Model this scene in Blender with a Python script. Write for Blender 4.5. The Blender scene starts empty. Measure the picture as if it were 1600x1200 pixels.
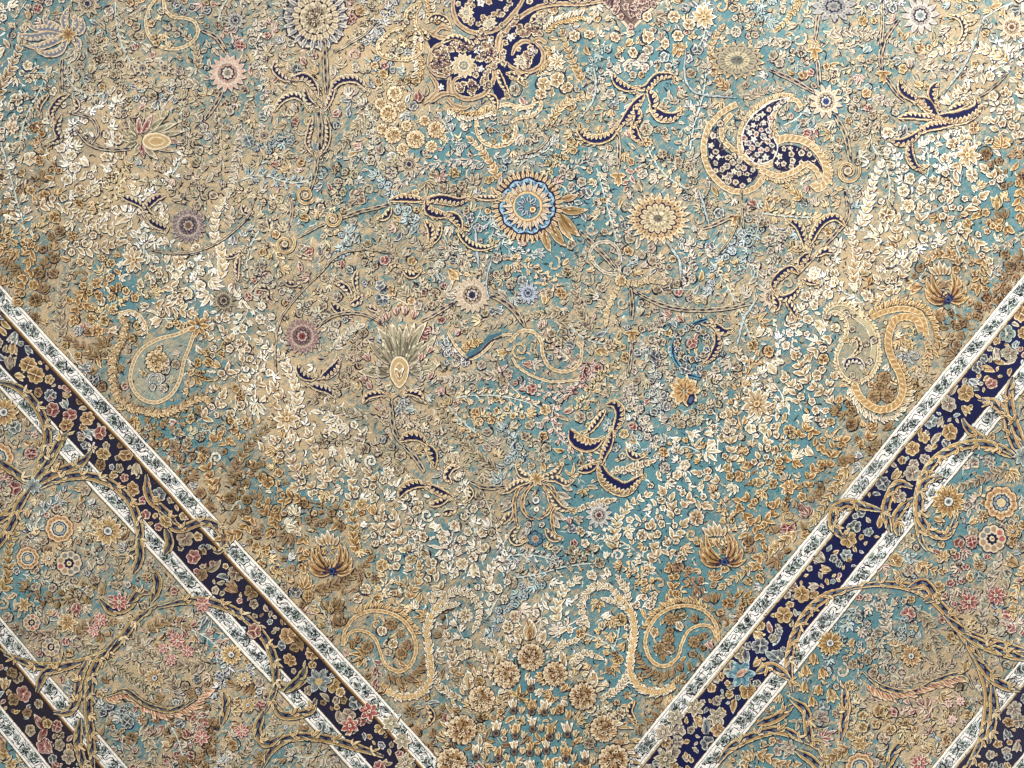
import bpy, math, random
import numpy as np
from mathutils.geometry import tessellate_polygon
from mathutils import Vector
random.seed(7); rng = np.random.default_rng(7)
R = random.random
def U(a, b): return a + (b - a) * random.random()
S = bpy.context.scene
COL = S.collection

# ------------------------------------------------------------------ camera
FPX, TILT, CAMH = 1155.0, math.radians(12), 1.5
cd = bpy.data.cameras.new('camera'); cam = bpy.data.objects.new('camera', cd); COL.objects.link(cam)
cd.sensor_width = 36; cd.lens = FPX / 1600 * 36; cd.clip_start = .05; cd.clip_end = 100
CY = -CAMH * math.tan(TILT)
cam.location = (0, CY, CAMH); cam.rotation_euler = (TILT, 0, 0)
S.camera = cam
# ------------------------------------------------------------------ light
w = bpy.data.worlds.new('World'); S.world = w; w.use_nodes = True
w.node_tree.nodes['Background'].inputs[0].default_value = (.97, .98, 1, 1)
w.node_tree.nodes['Background'].inputs[1].default_value = .50
def area(name, loc, target, size, power, col):
    l = bpy.data.lights.new(name, 'AREA'); l.shape = 'RECTANGLE'; l.size, l.size_y = size
    l.energy = power; l.color = col
    o = bpy.data.objects.new(name, l); COL.objects.link(o); o.location = loc
    o.rotation_euler = (Vector(target) - Vector(loc)).to_track_quat('-Z', 'Y').to_euler()
area('window_light', (1.5, 2.5, 1.7), (.2, .2, 0), (2.2, 1.2), 140, (1, .985, .96))
area('ceiling_lamp', (-.6, -.2, 3.0), (-.2, 0, 0), (1.2, 1.2), 24, (1, .95, .88))
S.view_settings.view_transform = 'Standard'; S.view_settings.look = 'None'
S.view_settings.gamma = 1; S.view_settings.exposure = 0.0
try: S.view_settings.use_curve_mapping = False
except Exception: pass

# design plane: measured design coordinates (x right, y down) -> points on the flat floor
def plane(p):
    p = np.asarray(p, float)
    dx = (p[:, 0] - 800) / FPX; dy = -(p[:, 1] - 600) / FPX
    c, s = math.cos(TILT), math.sin(TILT)
    wy = dy * c + s; wz = dy * s - c
    t = -CAMH / wz
    return np.stack([t * dx, CY + t * wy], 1)
def lin(c):
    c = np.asarray(c, float) / 255
    return np.where(c <= .04045, c / 12.92, ((c + .055) / 1.055) ** 2.4)

# ------------------------------------------------------------------ measured edges
DL_, SL_ = [-900, 0, 160, 515, 660, 900], [1.04, 1.082, 1.085, 1.19, 1.22, 1.27]
DR_, SR_ = [-900, 0, 176, 591, 740, 980], [1.20, 1.2105, 1.235, 1.222, 1.24, 1.26]
def wob(x): return .8 * math.sin(x * .021) + .45 * math.sin(x * .083 + 1)
def band_l(x, d): return np.array([x, 442 + d + wob(x) + np.interp(d, DL_, SL_) * x])
def band_r(x, d): return np.array([x, 426 + d + wob(x + 300) + np.interp(d, DR_, SR_) * (1600 - x)])
def dist(x, y):     # distance inside the inner guard, left and right
    return (442 + 1.082 * x - y) * .68, (426 + 1.2105 * (1600 - x) - y) * .637

BL = [(20,20,110,.3),(70,60,90,.35),(20,180,80,.35),(40,130,60,.3),(340,110,50,.5),(300,60,60,.45),(150,10,50,.3),(390,160,40,.3),
 (560,290,70,.35),(480,330,60,.3),(540,310,40,.3),(600,330,40,.2),(680,240,60,.6),(740,240,70,.5),(840,140,60,.3),(700,370,50,.3),
 (760,350,60,.5),(780,380,50,.5),(880,290,60,.65),(900,340,60,.6),(850,400,60,.5),(930,310,50,.4),(1000,100,60,.5),(1050,80,60,.4),
 (1120,30,80,.4),(920,100,50,.4),(990,260,60,.3),(1050,200,80,.3),(1180,90,60,.3),(1250,60,60,.3),(1300,160,60,.4),(1230,190,40,.3),
 (1370,90,50,.35),(1430,250,50,.4),(1510,260,60,.5),(1580,300,60,.5),(1560,360,60,.4),(1500,330,60,.3),(1100,400,60,.35),(960,380,50,.3),
 (820,420,60,.4),(1000,470,50,.2),(830,560,40,.3),(1080,550,50,.5),(1240,520,60,.5),(1150,620,50,.3),(1290,560,40,.3),(1330,540,40,.2),
 (1230,640,70,.5),(1300,650,50,.3),(1080,680,70,.6),(1040,760,80,.7),(960,790,80,.8),(890,830,70,.7),(1010,850,70,.6),(930,690,60,.6),
 (880,720,60,.5),(850,640,60,.45),(1190,760,80,.5),(1240,720,60,.5),(1140,900,60,.5),(1060,930,60,.5),(980,960,60,.5),(900,980,50,.5),
 (1060,1010,60,.6),(960,1040,50,.6),(970,1090,40,.5),(850,1100,60,.5),(860,1160,90,.4),(760,1170,60,.4),(820,1060,50,.4),(700,1080,40,.3),
 (200,440,50,.5),(175,420,40,.4),(190,480,50,.5),(310,480,50,.4),(300,500,50,.3),(270,560,50,.4),(340,570,40,.3),(300,660,60,.5),(250,650,50,.5),
 (280,700,50,.45),(190,570,40,.35),(30,370,40,.5),(60,400,40,.4),(380,690,50,.35),(420,770,50,.4),(480,790,50,.35),(540,770,50,.4),
 (560,640,50,.2),(620,870,50,.4),(690,840,50,.3),(700,720,50,.1),(760,620,60,.35),(740,660,50,.3),(640,900,40,.3),(600,980,40,.3),
 (790,910,50,.3),(720,960,50,.35),(570,1020,40,.3),(650,960,40,.3),(460,880,40,.2),
 (1510,760,60,.55),(1560,700,50,.5),(1590,800,50,.5),(1500,850,50,.45),(1460,830,40,.4),(1400,940,50,.6),(1340,980,50,.6),(1320,1010,50,.6),
 (1290,1080,50,.7),(1350,1030,40,.5),(1270,1010,40,.6),(1230,1110,40,.6),(1200,1180,60,.5),(1440,970,40,.4),(1480,870,40,.3),(1225,1190,60,.4),
 (40,930,50,.7),(20,950,40,.4),(70,820,40,.2),(20,880,40,.4),(90,770,40,.3),(230,920,40,.3),(320,980,40,.3),(345,1000,40,.5),(200,1130,40,.5),
 (230,1140,40,.4),(430,1190,40,.5),(60,900,40,.2),(20,1180,50,.6),(160,900,40,.2),(15,560,30,.1),
 (200,180,90,-.3),(260,300,80,-.35),(150,270,80,-.35),(540,60,80,-.4),(600,60,60,-.3),(460,120,60,-.3),(620,150,60,-.3),(380,280,80,-.2),
 (180,330,70,-.3),(480,470,80,-.25),(560,600,90,-.2),(440,620,80,-.3),(530,680,80,-.25),(680,640,70,-.2),(1520,140,60,-.3),(1480,60,60,-.2),
 (1380,380,60,-.3),(1330,430,60,-.4),(1270,440,50,-.2),(1000,440,60,-.2),(1200,330,60,-.2),(1180,480,60,-.15),(90,520,80,-.2),(120,650,80,-.3),
 (230,760,70,-.2),(360,830,70,-.2),(470,930,60,-.2),(820,960,60,-.3),(1180,600,50,-.3),(1450,600,60,-.4),(1330,760,40,-.3),(1250,850,40,-.3),
 (1130,980,30,-.3),(1520,960,60,-.5),(1480,1050,70,-.5),(1440,1140,60,-.5),(1370,1090,50,-.3),(100,850,60,-.2),(250,1060,80,-.3),(330,1080,60,-.2)]
BL += [(1000,780,120,.35),(1120,720,110,.3),(940,850,90,.3),(1080,900,100,.2),(870,300,80,.2),(760,230,70,.2),(980,130,90,.25),(1100,200,110,.2),(1250,120,90,.15),(830,620,80,.15),(1010,1000,70,.25),(850,1180,120,.2)]
BLa = np.array(BL, float)
def teal_raw(P):
    P = np.asarray(P, float); v = np.full(len(P), .35)
    v += np.where(P[:, 0] > 780, .06, 0)
    for i in range(0, len(P), 60000):
        q = P[i:i+60000]
        d2 = (q[:, None, 0] - BLa[:, 0]) ** 2 + (q[:, None, 1] - BLa[:, 1]) ** 2
        v[i:i+60000] += (BLa[:, 3] * np.exp(-d2 / (BLa[:, 2] * .74) ** 2)).sum(1) * .62
    return np.clip(v - .04, .02, .9)
_gx, _gy = np.meshgrid(np.arange(-660, 2321, 10.), np.arange(-660, 3000, 10.)); TG = teal_raw(np.column_stack([_gx.ravel(), _gy.ravel()])).reshape(_gx.shape)
def teal_at(P):
    x = np.clip((P[:, 0] + 660) / 10, 0, TG.shape[1] - 2); y = np.clip((P[:, 1] + 660) / 10, 0, TG.shape[0] - 2)
    i, j = y.astype(int), x.astype(int); fy_, fx = y - i, x - j
    return (TG[i, j] * (1-fx) + TG[i, j+1] * fx) * (1-fy_) + (TG[i+1, j] * (1-fx) + TG[i+1, j+1] * fx) * fy_

# ------------------------------------------------------------------ pile material (all dyes are woven in, stored per thread)
def pile_material(name, beige, beige2, teal, rough=.9, sheen=.12):
    m = bpy.data.materials.new(name); m.use_nodes = True; nt = m.node_tree; N = nt.nodes; L = nt.links
    b = N['Principled BSDF']; b.inputs['Roughness'].default_value = rough
    b.inputs['Specular IOR Level'].default_value = .15
    b.inputs['Sheen Weight'].default_value = sheen; b.inputs['Sheen Roughness'].default_value = .45
    def n(t, **k):
        x = N.new(t)
        for a, v in k.items(): setattr(x, a, v)
        return x
    def math_(op, a, bb=None, clamp=False):
        x = n('ShaderNodeMath', operation=op); x.use_clamp = clamp
        for i, v in enumerate((a, bb)):
            if v is None: continue
            if isinstance(v, (int, float)): x.inputs[i].default_value = v
            else: L.new(v, x.inputs[i])
        return x.outputs[0]
    tc = n('ShaderNodeTexCoord').outputs['Object']
    mp = n('ShaderNodeMapping'); mp.inputs['Rotation'].default_value = (0, 0, math.radians(-47)); L.new(tc, mp.inputs[0])
    mp2 = n('ShaderNodeMapping'); mp2.inputs['Scale'].default_value = (.28, 1, 1); L.new(mp.outputs[0], mp2.inputs[0])
    def noise(vec, sc, det=2, rough_=.5):
        x = n('ShaderNodeTexNoise'); x.inputs['Scale'].default_value = sc; x.inputs['Detail'].default_value = det
        x.inputs['Roughness'].default_value = rough_; L.new(vec, x.inputs['Vector']); return x.outputs[0]
    ac = n('ShaderNodeAttribute', attribute_name='Col'); at = n('ShaderNodeAttribute', attribute_name='Teal')
    n1 = noise(mp2.outputs[0], 260, 3, .6); n2 = noise(tc, 60, 3, .65); n3 = noise(mp2.outputs[0], 620, 2)
    v = math_('ADD', at.outputs['Fac'], math_('MULTIPLY', math_('SUBTRACT', n1, .5), 1.5))
    v = math_('ADD', v, math_('MULTIPLY', math_('SUBTRACT', n2, .5), 1.7))
    v = math_('ADD', v, math_('MULTIPLY', math_('SUBTRACT', n3, .5), 1.1))
    mask = n('ShaderNodeMapRange'); mask.inputs['From Min'].default_value = .44; mask.inputs['From Max'].default_value = .56
    L.new(v, mask.inputs['Value'])
    mid = n('ShaderNodeMapRange'); mid.inputs['From Min'].default_value = .20; mid.inputs['From Max'].default_value = .33
    L.new(v, mid.inputs['Value'])
    def mix(f, a, bb, bt='MIX'):
        x = n('ShaderNodeMix', data_type='RGBA', blend_type=bt)
        if isinstance(f, (int, float)): x.inputs[0].default_value = f
        else: L.new(f, x.inputs[0])
        for i, c in ((6, a), (7, bb)):
            if isinstance(c, (tuple, list, np.ndarray)): x.inputs[i].default_value = (*list(c)[:3], 1)
            else: L.new(c, x.inputs[i])
        return x.outputs[2]
    g = mix(mid.outputs[0], lin(beige), lin(beige2))
    g = mix(mask.outputs[0], g, lin(teal))
    # worn places let the ground show through
    nw = noise(mp2.outputs[0], 420, 2)
    f = math_('MULTIPLY', math_('SUBTRACT', math_('MULTIPLY', ac.outputs['Alpha'], 1.0), math_('MULTIPLY', math_('SUBTRACT', nw, .28), 1.5)), 5, True)
    c = mix(f, g, ac.outputs['Color'])
    # knots: every tuft takes the dye a little differently
    vo = n('ShaderNodeTexVoronoi'); vo.inputs['Scale'].default_value = 620; L.new(mp.outputs[0], vo.inputs['Vector'])
    sep = n('ShaderNodeSeparateColor'); L.new(vo.outputs['Color'], sep.inputs[0])
    k = math_('ADD', math_('MULTIPLY', sep.outputs[0], .44), .78)
    k2 = math_('ADD', math_('MULTIPLY', math_('SUBTRACT', noise(tc, 5, 4), .5), .7), 1.0)
    kk = math_('MULTIPLY', k, k2)
    cb = n('ShaderNodeCombineColor')
    for i in range(3): L.new(kk, cb.inputs[i])
    c = mix(1.0, c, cb.outputs[0], 'MULTIPLY')
    L.new(c, b.inputs['Base Color'])
    bp = n('ShaderNodeBump'); bp.inputs['Strength'].default_value = .5; bp.inputs['Distance'].default_value = .0012
    L.new(math_('ADD', vo.outputs['Distance'], noise(tc, 900, 1)), bp.inputs['Height']); L.new(bp.outputs[0], b.inputs['Normal'])
    return m
PILE = pile_material('wool_pile', (192, 168, 132), (150, 145, 126), (90, 132, 138))
def plain(name, c, rough=.8, sc=12):
    m = bpy.data.materials.new(name); m.use_nodes = True; nt = m.node_tree; b = nt.nodes['Principled BSDF']
    b.inputs['Roughness'].default_value = rough
    no = nt.nodes.new('ShaderNodeTexNoise'); no.inputs['Scale'].default_value = sc; no.inputs['Detail'].default_value = 4
    cr = nt.nodes.new('ShaderNodeValToRGB'); c = lin(c)
    cr.color_ramp.elements[0].color = (*(c * .75), 1); cr.color_ramp.elements[1].color = (*(c * 1.15), 1)
    nt.links.new(no.outputs[0], cr.inputs[0]); nt.links.new(cr.outputs[0], b.inputs['Base Color']); return m

# ------------------------------------------------------------------ canvas
SUB = 5e-6; TONE = 1.0
class Canvas:
    def __init__(s, name, parent=None, label=None, z=.010, wear=1.0):
        s.V, s.Z, s.C, s.T = [], [], [], []; s.n = 0; s.name, s.parent, s.label = name, parent, label
        s.z = z; s.wear = wear; s.obj = None
        ALL.append(s)
    def add(s, P, tris, col, sub=0, a=None):
        P = np.asarray(P, float); k = len(P)
        s.V.append(P); s.Z.append(np.full(k, s.z + sub * SUB + random.random() * 3e-6)); s.T.append(np.asarray(tris, int) + s.n); s.n += k
        c = np.empty((k, 4)); c[:, :3] = col; c[:, 3] = s.wear if a is None else a; s.C.append(c)
ALL = []
ROUGH = .34
def ribbon(cv, P, w, col, sub=0, a=None):
    P = np.asarray(P, float); k = len(P)
    t = np.gradient(P, axis=0); t /= np.linalg.norm(t, axis=1)[:, None] + 1e-9
    nrm = np.stack([-t[:, 1], t[:, 0]], 1); w = np.broadcast_to(np.asarray(w, float), (k,))[:, None]
    V = np.empty((2 * k, 2)); V[0::2] = P - nrm * w; V[1::2] = P + nrm * w
    if k < 120: V += rng.normal(0, ROUGH, V.shape)
    i = np.arange(k - 1) * 2
    T = np.concatenate([np.stack([i, i + 2, i + 1], 1), np.stack([i + 1, i + 2, i + 3], 1)])
    cv.add(V, T, col, sub, a)
def fan(cv, c, ring, col, sub=0, a=None):
    ring = np.asarray(ring, float); k = len(ring); i = np.arange(k)
    V = np.vstack([[c], ring + rng.normal(0, ROUGH, ring.shape)]); T = np.stack([np.zeros(k, int), i + 1, (i + 1) % k + 1], 1)
    cv.add(V, T, col, sub, a)
def disc(cv, c, r, col, sub=0, n=9, rx=1, rot=0, a=None):
    t = np.linspace(0, 2 * math.pi, n, endpoint=False); x = np.cos(t) * r * rx; y = np.sin(t) * r
    cr, sr = math.cos(rot), math.sin(rot)
    fan(cv, c, np.stack([c[0] + x * cr - y * sr, c[1] + x * sr + y * cr], 1), col, sub, a)
def poly(cv, P, col, sub=0, a=None):
    T = tessellate_polygon([[Vector((p[0], p[1], 0)) for p in P]])
    cv.add(np.asarray(P, float), np.array(T), col, sub, a)
def crom(pts, step=3.0, closed=False):
    P = [np.array(p, float) for p in pts]
    if closed: P = [P[-1]] + P + [P[0], P[1]]
    else: P = [2 * P[0] - P[1]] + P + [2 * P[-1] - P[-2]]
    out = []
    for i in range(1, len(P) - 2):
        a, b, c, d = P[i-1], P[i], P[i+1], P[i+2]; n = max(2, int(np.linalg.norm(c - b) / step))
        t = np.linspace(0, 1, n, endpoint=False)[:, None]
        out.append(.5 * (2*b + (c-a)*t + (2*a-5*b+4*c-d)*t*t + (3*b-a-3*c+d)*t**3))
    if not closed: out.append(P[-2][None])
    return np.vstack(out)
def arcs(P):
    d = np.r_[0, np.cumsum(np.linalg.norm(np.diff(P, axis=0), axis=1))]; return d / d[-1], d[-1]
def sample(P, s):
    u, L_ = arcs(P); x = np.interp(s, u, P[:, 0]); y = np.interp(s, u, P[:, 1]); return np.stack([x, y], -1)
def tang(P, s):
    a = sample(P, max(0, s - .01)); b = sample(P, min(1, s + .01)); return math.atan2(b[1] - a[1], b[0] - a[0])
# occupancy
OX, OY, OC = -340, -300, 3
occ = np.zeros((600, 780), np.uint8)
def mark(x, y, r):
    i0 = int((y - r - OY) / OC); i1 = int((y + r - OY) / OC) + 1; j0 = int((x - r - OX) / OC); j1 = int((x + r - OX) / OC) + 1
    if i0 < 0 or j0 < 0 or i1 >= occ.shape[0] or j1 >= occ.shape[1]: return
    if r < 4: occ[i0:i1, j0:j1] = 1; return
    yy, xx = np.ogrid[i0:i1, j0:j1]
    occ[i0:i1, j0:j1] |= (((yy * OC + OY - y) ** 2 + (xx * OC + OX - x) ** 2) < r * r).astype(np.uint8)
def used(x, y, r):
    i0 = int((y - r - OY) / OC); i1 = int((y + r - OY) / OC) + 1; j0 = int((x - r - OX) / OC); j1 = int((x + r - OX) / OC) + 1
    if i0 < 0 or j0 < 0 or i1 >= occ.shape[0] or j1 >= occ.shape[1]: return 1
    return occ[i0:i1, j0:j1].mean()
def markp(P, w):
    for p in P[::2]: mark(p[0], p[1], w)

# ------------------------------------------------------------------ dyes: dark line, light edge, fill, inner stroke, heart
GREY = [(24,22,38),(214,198,168),(156,142,118),(96,82,70),(104,60,56)]
PALE = [(24,24,48),(224,212,188),(168,156,136),(104,96,92),(128,84,66)]
CAMEL= [(44,34,38),(232,212,174),(172,142,98),(118,84,52),(88,54,42)]
ROSE = [(46,26,38),(228,206,186),(150,110,98),(112,44,50),(190,130,116)]
SLATE= [(22,24,52),(220,218,206),(122,126,122),(56,60,82),(186,176,150)]
CREAM= [(40,34,46),(252,243,222),(190,166,128),(128,96,64),(106,68,40)]
GOLD = [(44,32,34),(236,208,160),(160,124,80),(104,72,44),(82,50,34)]
BROWN= [(34,26,34),(176,146,106),(132,108,78),(76,54,38),(50,36,38)]
CYAN = [(24,28,54),(198,212,208),(138,144,134),(76,84,96),(210,200,180)]
WCREAM = [(44,40,50),(255,250,236),(214,196,160),(160,130,92),(126,92,60)]
TWIG = [(70,66,60),(216,218,202),(194,200,188),(190,205,200),(190,205,200)]
NAVY = (26, 28, 62); NAVYR = (20, 25, 68)
def jit(p, a=12):
    d = U(-a, a); q = 1 if p[0][0] < 45 and p[1][0] > 200 else 1
    return [tuple(min(255, max(0, v + d * (1 if i else .4) + U(-3, 3))) for v in c) for i, c in enumerate(p)]
def choose(lst):
    t = R() * sum(w for w, _ in lst)
    for w_, p in lst:
        t -= w_
        if t <= 0: return jit(p)
    return jit(lst[-1][1])
def dyes(x, y):
    a, b = dist(x, y); d = min(a, b)
    if d < 0: return choose([(4, GREY), (3, CAMEL), (2, ROSE), (1.5, SLATE), (1.5, PALE), (1, BROWN)] if x < 840 else [(3, GREY), (4, CAMEL), (1.2, ROSE), (1, CYAN), (2, PALE)])
    if d < 62: return choose([(6, BROWN), (2, GOLD), (1, GREY), (.4, ROSE), (.8, SLATE)])
    if d < 265:
        if d < 135: return choose([(3, GOLD), (2.5, BROWN), (3, CAMEL), (2, CREAM), (.5, GREY)])
        if d > 190: return choose([(12, WCREAM), (1, CREAM)])
        return choose([(5, CREAM), (1.5, WCREAM), (3, GOLD), (2, CAMEL)])
    if x > 760 and (y < 430 or x > 950): return choose([(3, GREY), (4, PALE), (2.6, CAMEL), (.7, ROSE), (1.6, SLATE), (1.2, CYAN)])
    return choose([(5, GREY), (2.5, PALE), (2, CAMEL), (1.6, ROSE), (2, SLATE), (.6, CYAN)])

# ------------------------------------------------------------------ motifs
OFF = np.array([.7, .8])
def shade(c, f): return (c[0] * f, c[1] * f, c[2] * f)
def leaf(cv, p0, p1, w, bend=0., pal=GREY, n=7, z=0, occm=True, dark=True):
    p0 = np.array(p0, float); p1 = np.array(p1, float); d = p1 - p0; nr = np.array([-d[1], d[0]])
    t = np.linspace(0, 1, n)[:, None]; c = (p0 + p1) / 2 + nr * bend
    P = (1-t)**2 * p0 + 2*t*(1-t) * c + t*t * p1
    prof = (np.sin(np.pi * np.clip(t[:, 0], .0, 1) ** .8) ** .85) * w
    if dark: ribbon(cv, P + OFF * .85, prof + 1.0, pal[0], z)
    ribbon(cv, P, prof + .3, pal[1], z + 1)
    if w > 1.6: ribbon(cv, P[:-1], np.maximum(prof[:-1] - .75, .05), pal[2], z + 2)
    if w > 2.6:
        k = max(3, n - 3); ribbon(cv, P[:k], np.maximum(prof[:k] * .42, .05) * np.linspace(1, .35, k), pal[3], z + 3)
    if w > 4.2:
        for i in range(int(w)):
            q = P[0] * (1 - (t_ := U(.2, .8))) + P[-1] * t_ + (c - (p0 + p1) / 2) * 2 * t_ * (1 - t_); u_ = nr / (np.linalg.norm(nr) + 1e-6) * U(-.5, .5) * w; e = d / (np.linalg.norm(d) + 1e-6) * w * .8
            ribbon(cv, [q + u_, q + u_ * 1.25 + e * .5, q + u_ * 1.3 + e], [.5, .6, .2], pal[3] if i % 3 else pal[1], z + 3.5)
    if occm: mark(c[0], c[1], max(2, w * .9)); mark(p1[0], p1[1], 2)
def scallop(c, r, n, amp, rot=0, k=None, pw=.6, rx=1., ry=1.):
    k = k or max(24, n * 7); t = np.linspace(0, 2 * math.pi, k, endpoint=False)
    rr = r * (1 - amp + amp * np.abs(np.cos((t - rot) * n / 2)) ** pw)
    return np.stack([c[0] + rr * np.cos(t) * rx, c[1] + rr * np.sin(t) * ry], 1)
def warp(P, c, k, a):
    """squash a ring of points about its centre: woven flowers are seldom perfectly round"""
    u = np.array([math.cos(a), math.sin(a)]); d = P - c; return P - np.outer(d @ u, u) * k
def blossom(cv, c, r, n=5, pal=GREY, rot=None, z=0, pointed=False):
    rot = U(0, 6.28) if rot is None else rot; c = np.array(c, float); pw = 1.3 if pointed else .5; am = .42 if pointed else .32
    k, a0 = U(0, .26), U(0, 3.14); kk = max(20, n * 6)
    S1 = warp(scallop(c, r, n, am, rot, kk, pw), c, k, a0); D = S1 - c
    fan(cv, c + OFF * .7, c + D * (1 + 1.1 / r) + OFF * .8, pal[0], z); fan(cv, c, S1, pal[1], z + 1)
    fan(cv, c, c + D * max(.3, 1 - 1.15 / r), pal[2], z + 2)
    for i in range(n):
        a = rot + 2 * math.pi * i / n; u = np.array([math.cos(a), math.sin(a)]); q = warp(np.array([c + u * r * .2, c + u * r * .45, c + u * r * .68]), c, k, a0)
        ribbon(cv, q, [.5, r * .11, .2], pal[3], z + 3)
        b = a + math.pi / n; v = np.array([math.cos(b), math.sin(b)]); q = warp(np.array([c + v * r * .15, c + v * r * (.98 - am)]), c, k, a0)
        if r > 5: ribbon(cv, q, .42, pal[1] if i % 2 else pal[0], z + 4)
    disc(cv, c, r * .2, pal[4], z + 5, 6)
    if r > 6: disc(cv, c, r * .1, pal[1], z + 6, 5)
    if r > 5 and R() < .7:
        a = U(0, 6.28); th = np.linspace(a, a + U(1.2, 2.6), 7); ribbon(cv, np.stack([c[0] + np.cos(th) * r * 1.13, c[1] + np.sin(th) * r * 1.13], 1), [.3, .7, .9, 1, .9, .7, .3], pal[0], z + 6)
    mark(c[0], c[1], r * .92)
def tuft(cv, c, r, a, pal=GREY, n=None, z=0):
    """acanthus tuft: curved pointed leaves fanning from one base"""
    n = n or random.randint(3, 6); c = np.array(c, float); b = c - np.array([math.cos(a), math.sin(a)]) * r * .8; sp = U(1.4, 2.6); cu = U(-.3, .3)
    for i in range(n):
        f = (i / (n - 1) - .5); t = a + f * sp; l = r * (1.75 - abs(f) * 1.1) * U(.85, 1.1)
        leaf(cv, b, b + np.array([math.cos(t), math.sin(t)]) * l, r * U(.17, .25), f * .55 + cu, pal, 7, z + (i % 2) * 3, False)
    mark(c[0], c[1], r * .8)
def bud(cv, c, r, a, pal=GREY, z=0):
    c = np.array(c, float); u = np.array([math.cos(a), math.sin(a)]); v = np.array([-u[1], u[0]])
    for s_ in (-.75, .75, 0):
        tip = c + u * r * (1.0 if s_ == 0 else .75) + v * s_ * r
        leaf(cv, c - u * r * .8, tip, r * .36, -s_ * .25, pal, 6, z + (2 if s_ == 0 else 0), False)
    mark(c[0], c[1], r * .8)
def rosette(cv, c, r, n, pal, rings, rot=0, sx=1, sy=1, z=0):
    c = np.array(c, float)
    """rings: (radius fraction, lobes, amplitude, colour)"""
    for i, (f, nn, am, col) in enumerate(rings):
        fan(cv, c, scallop(c, r * f, nn, am, rot, pw=.7, rx=sx, ry=sy), col, z + i)
        nf = rings[i + 1][0] if i + 1 < len(rings) else 0
        if r * (f - nf) > 3 and nn > 4:
            for q in range(nn * 2):
                a = rot + math.pi * q / nn; u = np.array([math.cos(a) * sx, math.sin(a) * sy]); ff_ = .94 if q % 2 == 0 else .86
                ribbon(cv, [c + u * r * nf * .98, c + u * r * (nf * .4 + f * .6), c + u * r * f * ff_], [.9, r * .02 + .4, .2], shade(col, .62) if q % 2 else shade(col, .8), z + i + .5)
    mark(c[0], c[1], r * .95)
def strokes(cv, P, n, cols, z=7):
    P = np.array(P, float); m = P.mean(0)
    for _ in range(n):
        a, b = P[random.randrange(len(P))], P[random.randrange(len(P))]; t = U(.15, .85); q = a * t + b * (1 - t)
        comma(cv, q[0], q[1], U(0, 6.3), U(5, 11), random.choice(cols), U(.5, .9), z, U(-3, 3))
def petals(cv, c, r0, r1, n, w, pal, rot=0, z=0, sx=1, sy=1, dark=True):
    for i in range(n):
        a = rot + 2 * math.pi * i / n; u = np.array([math.cos(a) * sx, math.sin(a) * sy])
        leaf(cv, np.array(c) + u * r0, np.array(c) + u * r1, w, U(-.08, .08), pal, 6, z, False, dark)
def vine(cv, pts, w=3.2, pal=GREY, core=NAVY, z=0, dash=True, taper=True):
    P = crom(pts); k = len(P); u, L_ = arcs(P)
    ww = np.full(k, float(w)) * (np.minimum(1, .45 + 2.2 * np.minimum(u, 1 - u)) if taper else 1)
    ribbon(cv, P + OFF * .6, ww + .9, pal[0], z); ribbon(cv, P, ww, pal[1], z + 1)
    ribbon(cv, P, np.maximum(ww - .9, .2), pal[2], z + 2)
    if dash:
        n = max(1, int(L_ / 13))
        for i in range(n):
            a, b = (i + .12) / n, (i + U(.7, .95)) / n
            q = sample(P, np.linspace(a, b, 5)); pw = np.sin(np.linspace(.35, 2.8, 5)) * max(.7, w * .42)
            o = (1 if i % 2 else -1) * w * .12
            ribbon(cv, q + o, pw, core, z + 3)
    else: ribbon(cv, P, .5, pal[3], z + 3)
    markp(P, w)
def arab(cv, pts, w, pal=CAMEL, core=NAVY, z=0, side=1, hook=True):
    P = crom(pts, 2.2); k = len(P); u, L_ = arcs(P); prof = np.sin(np.pi * np.clip(u, 0.02, .98) ** .85) ** .7 * w
    ribbon(cv, P + OFF * .7, prof + 1.2, pal[0], z); ribbon(cv, P, prof + .4, pal[1], z + 1)
    ribbon(cv, P, np.maximum(prof - .9, .1), pal[2], z + 2)
    t = np.gradient(P, axis=0); t /= np.linalg.norm(t, axis=1)[:, None] + 1e-9; nr = np.stack([-t[:, 1], t[:, 0]], 1) * side
    ribbon(cv, P - nr * (prof * .12)[:, None], np.maximum(prof * .78 - 1.5, .05), core, z + 3)
    n = max(3, int(L_ / 6.5))
    for i in range(n):
        s_ = (i + .5) / n; p = sample(P, s_); a = tang(P, s_); wv = np.interp(s_, u, prof)
        if wv < w * .4: continue
        nn = np.array([-math.sin(a), math.cos(a)]) * side
        leaf(cv, p + nn * wv * .75, p - nn * wv * .1 + np.array([math.cos(a), math.sin(a)]) * 3.5, max(1.6, w * .27), .25 * side,
             [core, pal[1], pal[2], pal[3], pal[4]], 5, z + 4, False)
    if hook:
        e = P[-1]; a = tang(P, .99); d = side
        q = [e + np.array([math.cos(a + d * th * .9), math.sin(a + d * th * .9)]) * (1.2 + 2.2 * th) for th in np.linspace(0, 3.4, 9)]
        ribbon(cv, np.array(q), 1.4, pal[1], z + 5); ribbon(cv, np.array(q), .7, pal[3], z + 6)
    markp(P, w * .9)
def band(cv, pts, w, pal, closed=False, beads=True, z=0, step=4.2, path=None):
    P = crom(pts, 2.5, closed) if path is None else path
    if closed: P = np.vstack([P, P[:1]])
    ribbon(cv, P, w + 1.1, pal[0], z); ribbon(cv, P, w + .5, pal[1], z + 1); ribbon(cv, P, w - .8, pal[2], z + 2)
    if beads:
        u, L_ = arcs(P); n = int(L_ / step)
        for i in range(n):
            s_ = (i + .5) / n; p = sample(P, s_); a = tang(P, s_) + .5; v = np.array([-math.sin(a), math.cos(a)])
            ribbon(cv, [p - v * (w - 1.2), p, p + v * (w - 1.2)], [.3, .7, .3], pal[3] if i % 2 else pal[1], z + 3)
    markp(P, w + 1); return P
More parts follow.
